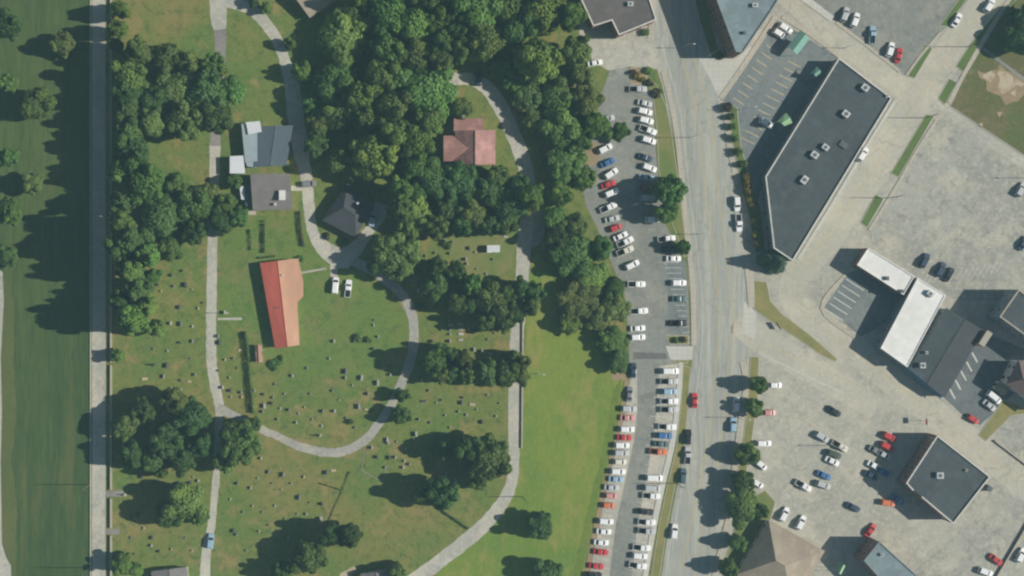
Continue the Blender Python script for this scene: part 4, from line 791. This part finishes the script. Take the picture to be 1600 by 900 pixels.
# ------------------------------------------------------------------ vehicles
def hull(secs):
    """secs: (x, half width, z low, z shoulder, z top)"""
    v = []; f = []; n = 8
    for x, w_, zl, zs, zt in secs:
        v += [(x, -w_*.86, zl), (x, -w_, zl+.12), (x, -w_, zs), (x, -w_*.86, zt), (x, w_*.86, zt), (x, w_, zs), (x, w_, zl+.12), (x, w_*.86, zl)]
    for i in range(len(secs)-1):
        for k in range(n): f.append([i*n+k, (i+1)*n+k, (i+1)*n+(k+1) % n, i*n+(k+1) % n])
    f += [list(range(n)), [(len(secs)-1)*n+k for k in range(n)][::-1]]
    return v, f
def make_vehicle(kind):
    spec = {'sedan': (4.7, .90, .90, 1.44, (-1.75, -1.0, .35, 1.15), .72), 'SUV': (4.75, .95, 1.02, 1.72, (-2.2, -1.95, .45, 1.2), .80),
            'hatchback': (4.1, .87, .95, 1.48, (-1.9, -1.5, .40, 1.15), .72), 'pickup': (5.6, .98, 1.02, 1.80, (-.75, -.45, .75, 1.4), .80), 'van': (5.2, .98, 1.05, 1.95, (-2.5, -2.35, .95, 1.75), .84)}[kind]
    Ln, W, zh, zr, (x0, x1, x2, x3), wt = spec; hl = Ln/2; b = MB()
    zb = zh-.02 if kind != 'pickup' else .62
    secs = [(-hl, W*.86, .38, .62, zh-.14 if kind != 'pickup' else .62), (-hl+.14, W*.96, .26, .72, zb), (x0, W, .22, .74, zh if kind != 'pickup' else .63)]
    if kind == 'pickup': secs += [(x0+.02, W, .22, .8, zh)]
    secs += [(x3, W, .22, .74, zh), (hl-.55, W*.97, .22, .68, zh-.09), (hl-.14, W*.88, .26, .60, zh-.17), (hl, W*.72, .34, .52, zh-.30)]
    v, f = hull(secs); b.add(v, f)
    wb = W*.88; zg = zh-.03
    base = [(x0, -wb, zg), (x3, -wb, zg), (x3, wb, zg), (x0, wb, zg)]; top = [(x1, -wt, zr-.05), (x2, -wt, zr-.05), (x2, wt, zr-.05), (x1, wt, zr-.05)]
    t2 = [(x1+.12, -wt+.12, zr), (x2-.14, -wt+.12, zr), (x2-.14, wt-.12, zr), (x1+.12, wt-.12, zr)]
    b.add(base+top+t2, [[0, 1, 5, 4], [1, 2, 6, 5], [2, 3, 7, 6], [3, 0, 4, 7], [4, 5, 9, 8], [5, 6, 10, 9], [6, 7, 11, 10], [7, 4, 8, 11], [8, 9, 10, 11]])
    if kind == 'pickup':
        b.box(-hl+.12, x0, -W+.04, -W+.16, .6, zh); b.box(-hl+.12, x0, W-.16, W-.04, .6, zh); b.box(-hl+.06, -hl+.16, -W+.08, W-.08, .6, zh-.02)
    for s in (-1, 1): b.box(x3-.25, x3-.05, s*W-.02 if s > 0 else -W-.16, s*W+.16 if s > 0 else -W+.02, zh-.02, zh+.13)   # mirrors
    parts = [('body', b.mesh('body'), None)]
    def glass(q, ins, off, nm):
        q = [Vector(p) for p in q]; c = sum(q, Vector())/4; n = (q[1]-q[0]).cross(q[3]-q[0]).normalized()
        if n.dot(c-Vector((0, 0, .8))) < 0: n = -n
        u = [c+(p-c)*ins+n*off for p in q]; l = [p-n*.03 for p in u]
        parts.append((nm, pyd(nm, u+l, [[0, 1, 2, 3], [7, 6, 5, 4], [0, 4, 5, 1], [1, 5, 6, 2], [2, 6, 7, 3], [3, 7, 4, 0]]), 'carglass'))
    glass([base[1], base[2], top[2], top[1]], .88, .015, 'windscreen'); glass([base[3], base[0], top[0], top[3]], .84, .015, 'rear_window')
    glass([base[0], base[1], top[1], top[0]], .84, .015, 'side_window'); glass([base[2], base[3], top[3], top[2]], .84, .015, 'side_window')
    if kind == 'pickup':
        fb = MB(); fb.box(-hl+.17, x0-.02, -W+.17, W-.17, .6, .66); parts.append(('cargo_floor', fb.mesh('cargo_floor'), 'rubber'))
    for sx in (-1, 1):
        for sy in (-1, 1):
            wm = MB(); xx = sx*Ln*.30; yy = sy*(W-.10); wm.tube([(xx, yy-.11, .33), (xx, yy+.11, .33)], [.33, .33], 14); parts.append(('wheel', wm.mesh('wheel'), 'rubber'))
    for sy in (-1, 1):
        hb = MB(); hb.box(hl-.22, hl-.04, sy*W*.62-.16, sy*W*.62+.16, zh-.40, zh-.235); parts.append(('headlight', hb.mesh('headlight'), 'headlight'))
    for nm, me, mm in parts: me.materials.append(M[mm] if mm else PAINT['white'])
    return parts
VEH = {k: make_vehicle(k) for k in ('sedan', 'SUV', 'hatchback', 'pickup', 'van')}
def car(px, py, ang, kind, col, label, group=None, z=.03, k=1.0):
    p = P(px, py, 1.2); nm = {'sedan': 'parked_car', 'SUV': 'parked_suv', 'hatchback': 'parked_car', 'pickup': 'pickup_truck', 'van': 'parked_van'}[kind]
    e = empty(nm, (p.x, p.y, z), R(ang)); e.scale = (k, k, k)
    tag(e, label, {'pickup': 'pickup', 'van': 'van'}.get(kind, 'car'), group)
    for n_, me, mm in VEH[kind]:
        o = link(n_, me, e)
        if mm is None: o.material_slots[0].link = 'OBJECT'; o.material_slots[0].material = PAINT[col]
    return e
def row(lst, where, group):
    for i, (x, y, a, k, c) in enumerate(lst):
        car(x, y, a, k, c, '%s %s, %s from the top in the %s' % (c.replace('_', ' '), k, ORD[i+1], where), group)
row([(997, 139, 0, 'pickup', 'silver'), (1008, 161, -12, 'sedan', 'silver'), (1008, 174, -13, 'SUV', 'white'), (1010, 188, -14, 'SUV', 'white'), (1013, 203, -20, 'pickup', 'white'), (1014, 219, -17, 'SUV', 'white'), (1009, 246, -18, 'sedan', 'navy'), (1015, 262, -20, 'SUV', 'white'),
     (1010, 277, -8, 'sedan', 'light_blue'), (1012, 293, -5, 'sedan', 'maroon'), (1012, 309, 0, 'SUV', 'silver'), (1021, 343, 2, 'SUV', 'white'), (1042, 373, 6, 'pickup', 'white'), (1046, 389, 0, 'SUV', 'black'), (1053, 404, 0, 'sedan', 'white'), (1061, 442, 0, 'SUV', 'white'), (1062, 467, 0, 'sedan', 'teal'), (1061, 505, 0, 'pickup', 'black')],
    'east row of the upper car park', 'vehicles in the east row of the upper car park')
row([(930, 98, 10, 'sedan', 'white'), (949, 185, 10, 'sedan', 'silver'), (946, 232, 27, 'SUV', 'white'), (950, 254, 25, 'sedan', 'blue'), (955, 271, 34, 'SUV', 'white'), (951, 288, 20, 'sedan', 'red'), (956, 301, 22, 'SUV', 'white'), (951, 324, 24, 'pickup', 'white'), (957, 342, 12, 'sedan', 'silver'), (962, 356, 20, 'hatchback', 'red'), (970, 369, 24, 'sedan', 'white'), (977, 378, 26, 'pickup', 'white'), (977, 392, 22, 'pickup', 'cream'), (988, 414, 27, 'SUV', 'white'), (995, 444, 0, 'pickup', 'white'), (999, 486, 3, 'pickup', 'white'), (997, 513, 3, 'sedan', 'white'), (997, 527, 2, 'SUV', 'white')],
    'slanting west row of the upper car park', 'vehicles in the west row of the upper car park')
row([(990, 579, 88, 'sedan', 'navy'), (984, 616, 86, 'sedan', 'grey'), (983, 639, -2, 'SUV', 'silver'), (981, 653, -2, 'sedan', 'pink'), (980, 671, -2, 'SUV', 'white'), (976, 684, -3, 'sedan', 'red'), (972, 696, -2, 'SUV', 'white'), (971, 708, -2, 'SUV', 'silver'), (969, 722, -2, 'hatchback', 'cream'), (966, 737, -3, 'SUV', 'white'), (963, 749, -4, 'sedan', 'light_blue'), (956, 762, -3, 'sedan', 'silver'), (955, 775, -4, 'hatchback', 'pink'), (951, 790, -4, 'hatchback', 'orange'), (947, 815, -5, 'SUV', 'white'), (944, 831, -4, 'sedan', 'white'), (940, 848, -4, 'sedan', 'white'), (939, 863, -6, 'sedan', 'red'), (932, 885, -6, 'sedan', 'red'), (929, 899, -4, 'SUV', 'black')],
    'west row of the lower car park', 'vehicles in the west row of the lower car park')
row([(1048, 580, 0, 'van', 'white'), (1046, 596, 0, 'pickup', 'silver'), (1047, 612, 0, 'SUV', 'light_blue'), (1046, 627, 0, 'pickup', 'white'), (1046, 640, 0, 'pickup', 'silver'), (1043, 667, -3, 'pickup', 'white'), (1039, 681, -3, 'SUV', 'blue'), (1034, 694, -4, 'sedan', 'teal'), (1029, 706, -4, 'pickup', 'orange'), (1023, 747, -2, 'van', 'white'), (1020, 763, -4, 'van', 'silver'), (1018, 775, -4, 'pickup', 'white'), (1010, 800, -6, 'SUV', 'black'), (1011, 816, -4, 'pickup', 'white'), (1011, 830, -4, 'pickup', 'silver'), (1003, 856, -5, 'pickup', 'white'), (1000, 869, -6, 'SUV', 'white'), (997, 884, -8, 'pickup', 'white')],
    'east row of the lower car park', 'vehicles in the east row of the lower car park')
for a in [(1086, 626, 90, 'sedan', 'red', 'red car driving on the lower main road'), (1076, 683, 88, 'SUV', 'black', 'uppermost of the three dark cars along the dry verge'), (1075, 712, 87, 'pickup', 'silver', 'silver pickup between the two dark cars along the dry verge'), (1068, 744, 86, 'SUV', 'teal', 'dark teal car lowest of three along the dry verge'), (1054, 831, 82, 'SUV', 'white', 'white car alone low on the main road by the dry verge'),
    (1152, 318, -86, 'SUV', 'white', 'upper of two white cars at the kerb beside the yellow shrubs'), (1155, 348, -86, 'pickup', 'white', 'lower of two white vehicles at the kerb beside the yellow shrubs'), (1151, 632, 87, 'SUV', 'white', 'white car parked under the second street tree'), (1146, 664, 87, 'SUV', 'light_blue', 'pale blue car parked at the kerb below the second street tree'),
    (1212, 602, 0, 'hatchback', 'white', 'white car nosed in beside the topmost street tree'), (1203, 645, 0, 'hatchback', 'pink', 'pink car nosed in beside the second street tree'), (1194, 693, 0, 'SUV', 'white', 'white car nosed in above the third street tree'), (1190, 727, -40, 'hatchback', 'white', 'white car just below the third street tree'), (1184, 756, -30, 'hatchback', 'white', 'white car by the fourth street tree'),
    (1304, 643, -32, 'sedan', 'black', 'black car standing alone at the top of the right car park'), (1285, 683, -32, 'SUV', 'silver', 'silver car at the head of the middle cluster in the right car park'), (1313, 697, -30, 'pickup', 'cream', 'cream pickup at the east of the middle cluster'), (1304, 710, -22, 'SUV', 'green', 'dark green car in the middle of the right car park cluster'), (1301, 721, -26, 'sedan', 'white', 'white car below the dark green one'), (1288, 743, -25, 'sedan', 'blue', 'blue car in the lower cluster of the right car park'), (1256, 759, -30, 'pickup', 'white', 'white pickup west of the lower cluster'), (1287, 758, -20, 'SUV', 'silver', 'silver car below the blue one'),
    (1334, 793, -27, 'sedan', 'navy', 'dark blue car alone west of the big square shadow'), (1226, 804, 62, 'SUV', 'white', 'left one of two white cars by the hipped house'), (1252, 817, 62, 'SUV', 'white', 'right one of two white cars by the hipped house'), (1361, 829, 52, 'sedan', 'red', 'red car just north of the bottom brick building'), (1367, 728, -28, 'sedan', 'white', 'white car at the edge of the big square shadow'), (1380, 737, -28, 'sedan', 'blue', 'blue car hidden in the big square shadow'),
    (1362, 743, -28, 'sedan', 'navy', 'navy car in the shadow below the white one'), (1391, 683, -28, 'SUV', 'red', 'upper red car at the top of the big square shadow'), (1387, 698, -28, 'SUV', 'red', 'lower red car at the top of the big square shadow'), (1369, 704, -28, 'sedan', 'grey', 'grey car west of the two red ones'), (1382, 711, -28, 'sedan', 'silver', 'silver car in the shadow under the red ones'), (1388, 786, -8, 'SUV', 'orange', 'orange car at the southern tip of the big square shadow'), (1404, 781, -35, 'sedan', 'blue', 'blue car beside the brick wall in the square shadow'),
    (1557, 875, -38, 'sedan', 'red', 'red car near the bottom right corner'), (1541, 894, -20, 'SUV', 'white', 'white car at the bottom edge below the red one'), (1596, 868, 62, 'SUV', 'white', 'white car cut by the lower right edge'), (1554, 621, -38, 'van', 'white', 'white van beside the tan shed'), (1547, 634, -38, 'sedan', 'silver', 'silver car next to the white van by the tan shed'), (1521, 655, -32, 'hatchback', 'red', 'red car at the mouth of the dark parking lot'),
    (1219, 53, -32, 'SUV', 'white', 'lower of two white cars by the sea green canopy'), (1228, 44, -32, 'SUV', 'white', 'upper of two white cars by the sea green canopy'), (1198, 192, -28, 'SUV', 'white', 'white car in the slanted lot beside the pale green canopy'),
    (1321, 22, 70, 'SUV', 'silver', 'leftmost silver car in the top right car park'), (1337, 31, 68, 'SUV', 'white', 'white car second from the left in the top right car park'), (1364, 54, 86, 'pickup', 'light_blue', 'pale blue pickup in the middle of the top right car park'), (1392, 77, 72, 'SUV', 'white', 'white car beside the red one in the top right car park'), (1405, 86, 76, 'sedan', 'red', 'red car in the top right car park'),
    (1496, 31, 60, 'sedan', 'white', 'white car on the diagonal street near the top edge'), (1547, 8, 56, 'SUV', 'white', 'white car cut by the top edge on the diagonal street'), (1349, 241, 56, 'SUV', 'white', 'white car at the kerb below the long dark roofed building'), (1446, 407, 62, 'SUV', 'navy', 'dark blue car apart from the other two north of the white roofs'), (1471, 421, 62, 'SUV', 'navy', 'dark blue car paired with a black one north of the white roofs'), (1484, 429, 58, 'sedan', 'black', 'black car paired with a dark blue one north of the white roofs'), (1596, 296, 60, 'SUV', 'silver', 'silver car at the right edge of the weathered lot'), (1600, 380, 60, 'sedan', 'navy', 'dark blue car cut by the right edge of the weathered lot'),
    (524, 446, 85, 'van', 'white', 'white van on the grass south of the drive fork'), (544, 451, 84, 'pickup', 'white', 'white pickup on the grass next to the van'), (329, 846, 84, 'SUV', 'light_blue', 'pale blue car on the straight cemetery lane near the bottom'), (748, 122, 88, 'SUV', 'navy', 'dark blue car at the shaded top of the right lane'), (582, 342, 80, 'sedan', 'light_blue', 'pale blue car in the shade east of the charcoal hipped house'), (482, 287, 5, 'SUV', 'grey', 'grey car under the grove at the top of the sunlit drive'), (1404, 0, 70, 'sedan', 'silver', 'silver car at the top edge of the top right car park')][:-1]:
    car(*a)

# ------------------------------------------------------------------ gravestones
def stone_mesh(wd, th, h, rnd=True):
    b = MB(); b.box(-th*.9, th*.9, -wd*.62, wd*.62, 0, .18)
    n = 8; prof = [(-wd/2, .18), (wd/2, .18)]
    if rnd:
        for k in range(n+1):
            t = math.pi*k/n; prof.append((wd/2*math.cos(t), h-wd*.28+wd*.28*math.sin(t)))
    else: prof += [(wd/2, h), (-wd/2, h)]
    m_ = len(prof); v = [(-th/2, y, z) for y, z in prof]+[(th/2, y, z) for y, z in prof]
    b.add(v, [list(range(m_))[::-1], list(range(m_, 2*m_))]+[[i, (i+1) % m_, (i+1) % m_+m_, i+m_] for i in range(m_)])
    return b.mesh('gravestone')
def obelisk_mesh():
    b = MB(); b.box(-.55, .55, -.55, .55, 0, .3); b.box(-.4, .4, -.4, .4, .3, .75)
    v = [(-.26, -.26, .75), (.26, -.26, .75), (.26, .26, .75), (-.26, .26, .75), (-.16, -.16, 2.6), (.16, -.16, 2.6), (.16, .16, 2.6), (-.16, .16, 2.6), (0, 0, 2.9)]
    b.add(v, [[0, 1, 5, 4], [1, 2, 6, 5], [2, 3, 7, 6], [3, 0, 4, 7], [4, 5, 8], [5, 6, 8], [6, 7, 8], [7, 4, 8]]); return b.mesh('obelisk')
GR = {'u': stone_mesh(.95, .32, 1.15), 'b': stone_mesh(1.5, .45, 1.2, False), 's': stone_mesh(.7, .25, .75), 'l': box_mesh('ledger', 1.9, .85, 0, .28, .05), 'o': obelisk_mesh()}
GM = {}
WORDS = {'u': ('gravestone', 'upright rounded gravestone'), 'b': ('monument', 'broad squared grave monument'), 's': ('gravestone', 'small low gravestone'), 'l': ('grave_slab', 'flat ledger grave slab'), 'o': ('obelisk', 'tapering grave obelisk')}
COLW = {'p': ('gr_pale', 'pale'), 'g': ('gr_grey', 'grey'), 'd': ('gr_dark', 'dark'), 't': ('gr_tan', 'tan')}
def graves(lst, area, group, seed):
    rr = random.Random(seed)
    tot = {}; cnt = {}
    for q in lst: tot[q[2:]] = tot.get(q[2:], 0)+1
    for x, y, k, c in sorted(lst, key=lambda q: q[1]):
        if (k, c) not in GM:
            me = GR[k].copy(); me.materials.append(M[COLW[c][0]]); GM[(k, c)] = me
        o = link(WORDS[k][0], GM[(k, c)]); o.location = P(x, y); o.scale = [rr.uniform(.72, 1.05)]*3; o.rotation_euler = (R(rr.uniform(-2, 2)), R(rr.uniform(-3, 3)), R(rr.uniform(-9, 9)))
        cnt[(k, c)] = cnt.get((k, c), 0)+1
        tag(o, '%s %s %s%s' % (COLW[c][1], WORDS[k][1], area, ', %s from the top' % ORD[cnt[(k, c)]] if tot[(k, c)] > 1 else ''), 'grave', group)
def gl(s):
    out = []
    for t in s.split():
        x, y, kc = t.split(','); out.append((float(x), float(y), kc[0], kc[1]))
    return out
graves(gl('280,480,bd 267,505,up 283,506,bg 301,510,sp 252,455,st 317,473,sd 241,570,od 261,571,bd 256,588,bg 282,594,sd 296,596,lt 226,592,lt 281,535,ud 301,533,bg 310,482,st 268,607,up 283,608,sp 268,430,ud 285,423,ud 247,445,ud 290,445,bd 272,447,ug 300,452,sp 255,520,sg 298,560,sg 240,545,sg 262,548,sp 305,585,ug 231,610,st'),
       'west of the straight lane', 'graves west of the straight lane', 1)
graves(gl('351,488,up 341,525,ug 343,535,bd 376,547,lt 341,579,sd 359,590,sp 348,605,up 360,610,ud 377,613,ug 361,620,sp 378,620,st 396,637,up 398,610,sp 371,575,sg 365,560,sg 352,562,ut'),
       'between lane and narrow hedge', 'graves between lane and hedge', 2)
graves(gl('584,508,sp 585,500,sg 522,533,up 554,533,ug 591,526,up 564,527,sp 583,545,ud 457,587,up 541,580,bg 540,590,up 565,590,bp 590,598,bp 551,602,sp 412,616,ud 427,621,ug 413,634,bp 411,643,ug 425,630,ud 438,638,sp 476,636,st 467,646,sp 505,642,ug 523,642,up 541,653,sg 561,635,bg 573,640,lt 463,660,up 503,665,sp 500,680,op 430,600,sg 445,615,sp 485,615,sg 520,610,ug 452,640,ug 488,655,st 530,625,sp 575,615,ug 600,575,up 480,575,sg 515,560,sp 434,655,ug 555,668,sg'),
       'inside the loop drive', 'graves inside the loop drive', 3)
graves(gl('701,485,up 702,500,up 704,508,lp 719,506,lt 703,522,up 720,522,lp 720,531,lp 703,533,up 675,533,ud 744,517,od 741,546,bp 753,548,up 766,553,lp 719,514,lp 703,515,sp 715,490,st 690,515,sg 732,512,up 684,500,sg 762,530,sg 773,520,st'),
       'in the pale plots', 'graves in the pale plots by the right lane', 4)
graves(gl('659,595,up 661,627,ld 682,629,sp 723,621,ud 721,629,bd 762,617,sp 717,643,up 729,648,sp 753,659,bd 738,632,lt 696,649,sp 610,585,up 605,687,bp 607,691,up 646,686,ug 650,678,bp 634,701,st 589,714,ud 608,715,bd 618,714,up 630,730,up 632,720,sp 581,699,up 697,740,bp 712,750,bp 602,730,sg 672,660,sg 690,625,sg 745,640,sp 775,650,sp 780,630,sg 655,655,ug 670,610,sg 703,668,st 640,725,ug 620,690,sp 660,712,ug'),
       'between loop and right lane', 'graves between the loop and the right lane', 5)
graves(gl('222,745,ud 240,755,sg 279,755,bd 297,756,bd 310,751,up 302,745,sp 195,773,op 204,808,ud 216,804,bd 238,840,bd 237,852,up 249,861,ud 218,770,st 205,840,sg 225,825,st 268,858,st 290,840,sg 300,860,sp 210,865,sd'),
       'in the lower left field', 'graves in the lower left field', 6)
graves(gl('392,762,up 370,835,ug 365,829,bd 408,716,up 420,737,bg 443,741,bg 510,738,bd 521,735,lt 403,747,sp 468,777,bg 503,787,ud 484,785,sg 479,803,up 465,803,sp 501,811,bp 450,840,up 446,839,ud 425,755,sg 440,765,st 395,790,st 380,800,sg 410,800,sg 430,790,sp 455,755,sg 475,745,st 405,830,st 385,860,sg 360,780,sp 372,755,ug 445,810,sg 420,820,sg'),
       'below the loop drive', 'graves below the loop drive', 7)
graves(gl('730,412,up 728,405,up 733,388,bd 743,394,sp 707,378,ug 695,376,og 703,396,ug 790,370,lp 748,367,lp 654,454,bp 618,440,od 640,430,ug 665,400,sg 680,395,ug 745,420,st 770,405,sg 715,420,sg 760,428,sp'),
       'near the small white shed', 'graves near the small white shed', 8)

# ------------------------------------------------------------------ poles, signs
def lamp_post(px, py, h, label, arm=1.8, rz=180.0, wood=False):
    e = empty('utility_pole' if wood else 'street_lamp', P(px, py), R(92 if wood else rz)); tag(e, label, 'pole')
    m_ = M['wood'] if wood else M['metal']
    b = MB(); b.tube([(0, 0, 0), (0, 0, h)], [.13 if wood else .10, .09 if wood else .06], 9); b.build('pole', e, m_)
    if wood:
        c = MB(); c.box(-.05, .05, -1.0, 1.0, h-.6, h-.48); c.build('crossarm', e, m_)
        for y in (-.9, -.4, .4, .9): q = MB(); q.tube([(0, y, h-.45), (0, y, h-.25)], [.05, .035], 6); q.build('insulator', e, M['lamp'])
    else:
        c = MB(); c.box(-.25, .25, -.25, .25, 0, .12); c.build('base', e, M['kerb'])
        a = MB(); a.tube([(0, 0, h-.1), (arm*.5, 0, h+.15), (arm, 0, h+.2)], [.05, .045, .04], 6); a.build('arm', e, m_)
        l = MB(); l.box(arm-.1, arm+.6, -.16, .16, h+.12, h+.27); l.build('lamp_head', e, M['lamp'])
    return e
lamp_post(1157, 172, 8, 'street lamp at the head of the shrub row', 2.2, 0); lamp_post(1079, 215, 9, 'street lamp by the upper car park verge', 1.8, 0); lamp_post(1067, 75, 7, 'street lamp in front of the brown roofed building', 1.6, 0)
lamp_post(1512, 73, 9.5, 'wooden pole on the verge near the top right corner', wood=True); lamp_post(1446, 184, 9, 'wooden pole at the crossing of the diagonal streets', wood=True); lamp_post(1391, 309, 9.5, 'wooden pole at the lower end of the diagonal street verge', wood=True)
lamp_post(1320, 75, 6, 'street lamp along the pavement above the long dark roofed building', 1.4, 0); lamp_post(1604, 278, 8, 'lamp at the right edge of the weathered lot', 1.5, 0); lamp_post(1092, 366, 6, 'street lamp where the upper verge narrows', 1.4, 0)
lamp_post(1151, 652, 8, 'street lamp by the second street tree', 1.6, 0); lamp_post(1303, 696, 9, 'car park lamp among the middle cluster of cars', 1.2, 0); lamp_post(1056, 755, 10, 'wooden pole on the lower dry verge', wood=True); lamp_post(816, 776, 8, 'wooden pole at the bend of the lower right lane', wood=True)
lamp_post(352, 489, 5, 'lamp post on the loop lawn beside the straight lane', .9, 0); lamp_post(842, 584, 4, 'short lamp post on the bright lawn edge', .8, 0); lamp_post(140, 757, 13, 'wooden pole beside the straight road, lower left', wood=True); lamp_post(140, 887, 13, 'wooden pole beside the straight road in the bottom left corner', wood=True)
# signal mast at the plaza
e = empty('signal_mast', P(1106, 88), R(33)); tag(e, 'traffic signal mast with long arm at the foot of the brick building', 'traffic light')
b = MB(); b.tube([(0, 0, 0), (0, 0, 6)], [.16, .12], 9); b.build('pole', e, M['metal'])
b = MB(); b.tube([(0, 0, 5.8), (3, 0, 6.0), (6.2, 0, 6.1)], [.1, .08, .06], 7); b.build('arm', e, M['metal'])
for x in (3.6, 5.8): b = MB(); b.box(x-.15, x+.15, -.15, .15, 5.1, 6.0); b.build('signal_head', e, M['unit_dark'])
# small sign by the lower corner of the terrace
e = empty('road_sign', P(1440, 657), 0); tag(e, 'roadside sign with red panel facing the car park', 'sign')
b = MB(); b.tube([(0, 0, 0), (0, 0, 3.2)], [.08, .07], 7); b.build('pole', e, M['metal'])
b = MB(); b.box(-.08, .08, -.9, .9, 3.2, 4.4); b.build('panel', e, PAINT['red'])
e = empty('road_sign', P(1214, 509), R(30)); tag(e, 'small blue grey sign at the edge of the dry median', 'sign')
b = MB(); b.tube([(0, 0, 0), (0, 0, 2.0)], [.06, .05], 7); b.build('pole', e, M['metal'])
b = MB(); b.box(-.1, .1, -1.2, 1.2, 1.0, 2.2); b.build('panel', e, M['unit_dark'])

# ------------------------------------------------------------------ thin summer haze round the whole place
hz = MB(); hz.box(-1320, 1320, -1320, 1320, -1, CAMH+6)
hm = bpy.data.materials.new('haze'); hm.use_nodes = True; t = hm.node_tree; t.nodes.clear()
pv = t.nodes.new('ShaderNodeVolumePrincipled'); pv.inputs['Color'].default_value = (.42, .74, .86, 1); pv.inputs['Density'].default_value = .00025
ou = t.nodes.new('ShaderNodeOutputMaterial'); t.links.new(pv.outputs[0], ou.inputs['Volume'])
ho = hz.build('haze', None, hm); ho['kind'] = 'stuff'
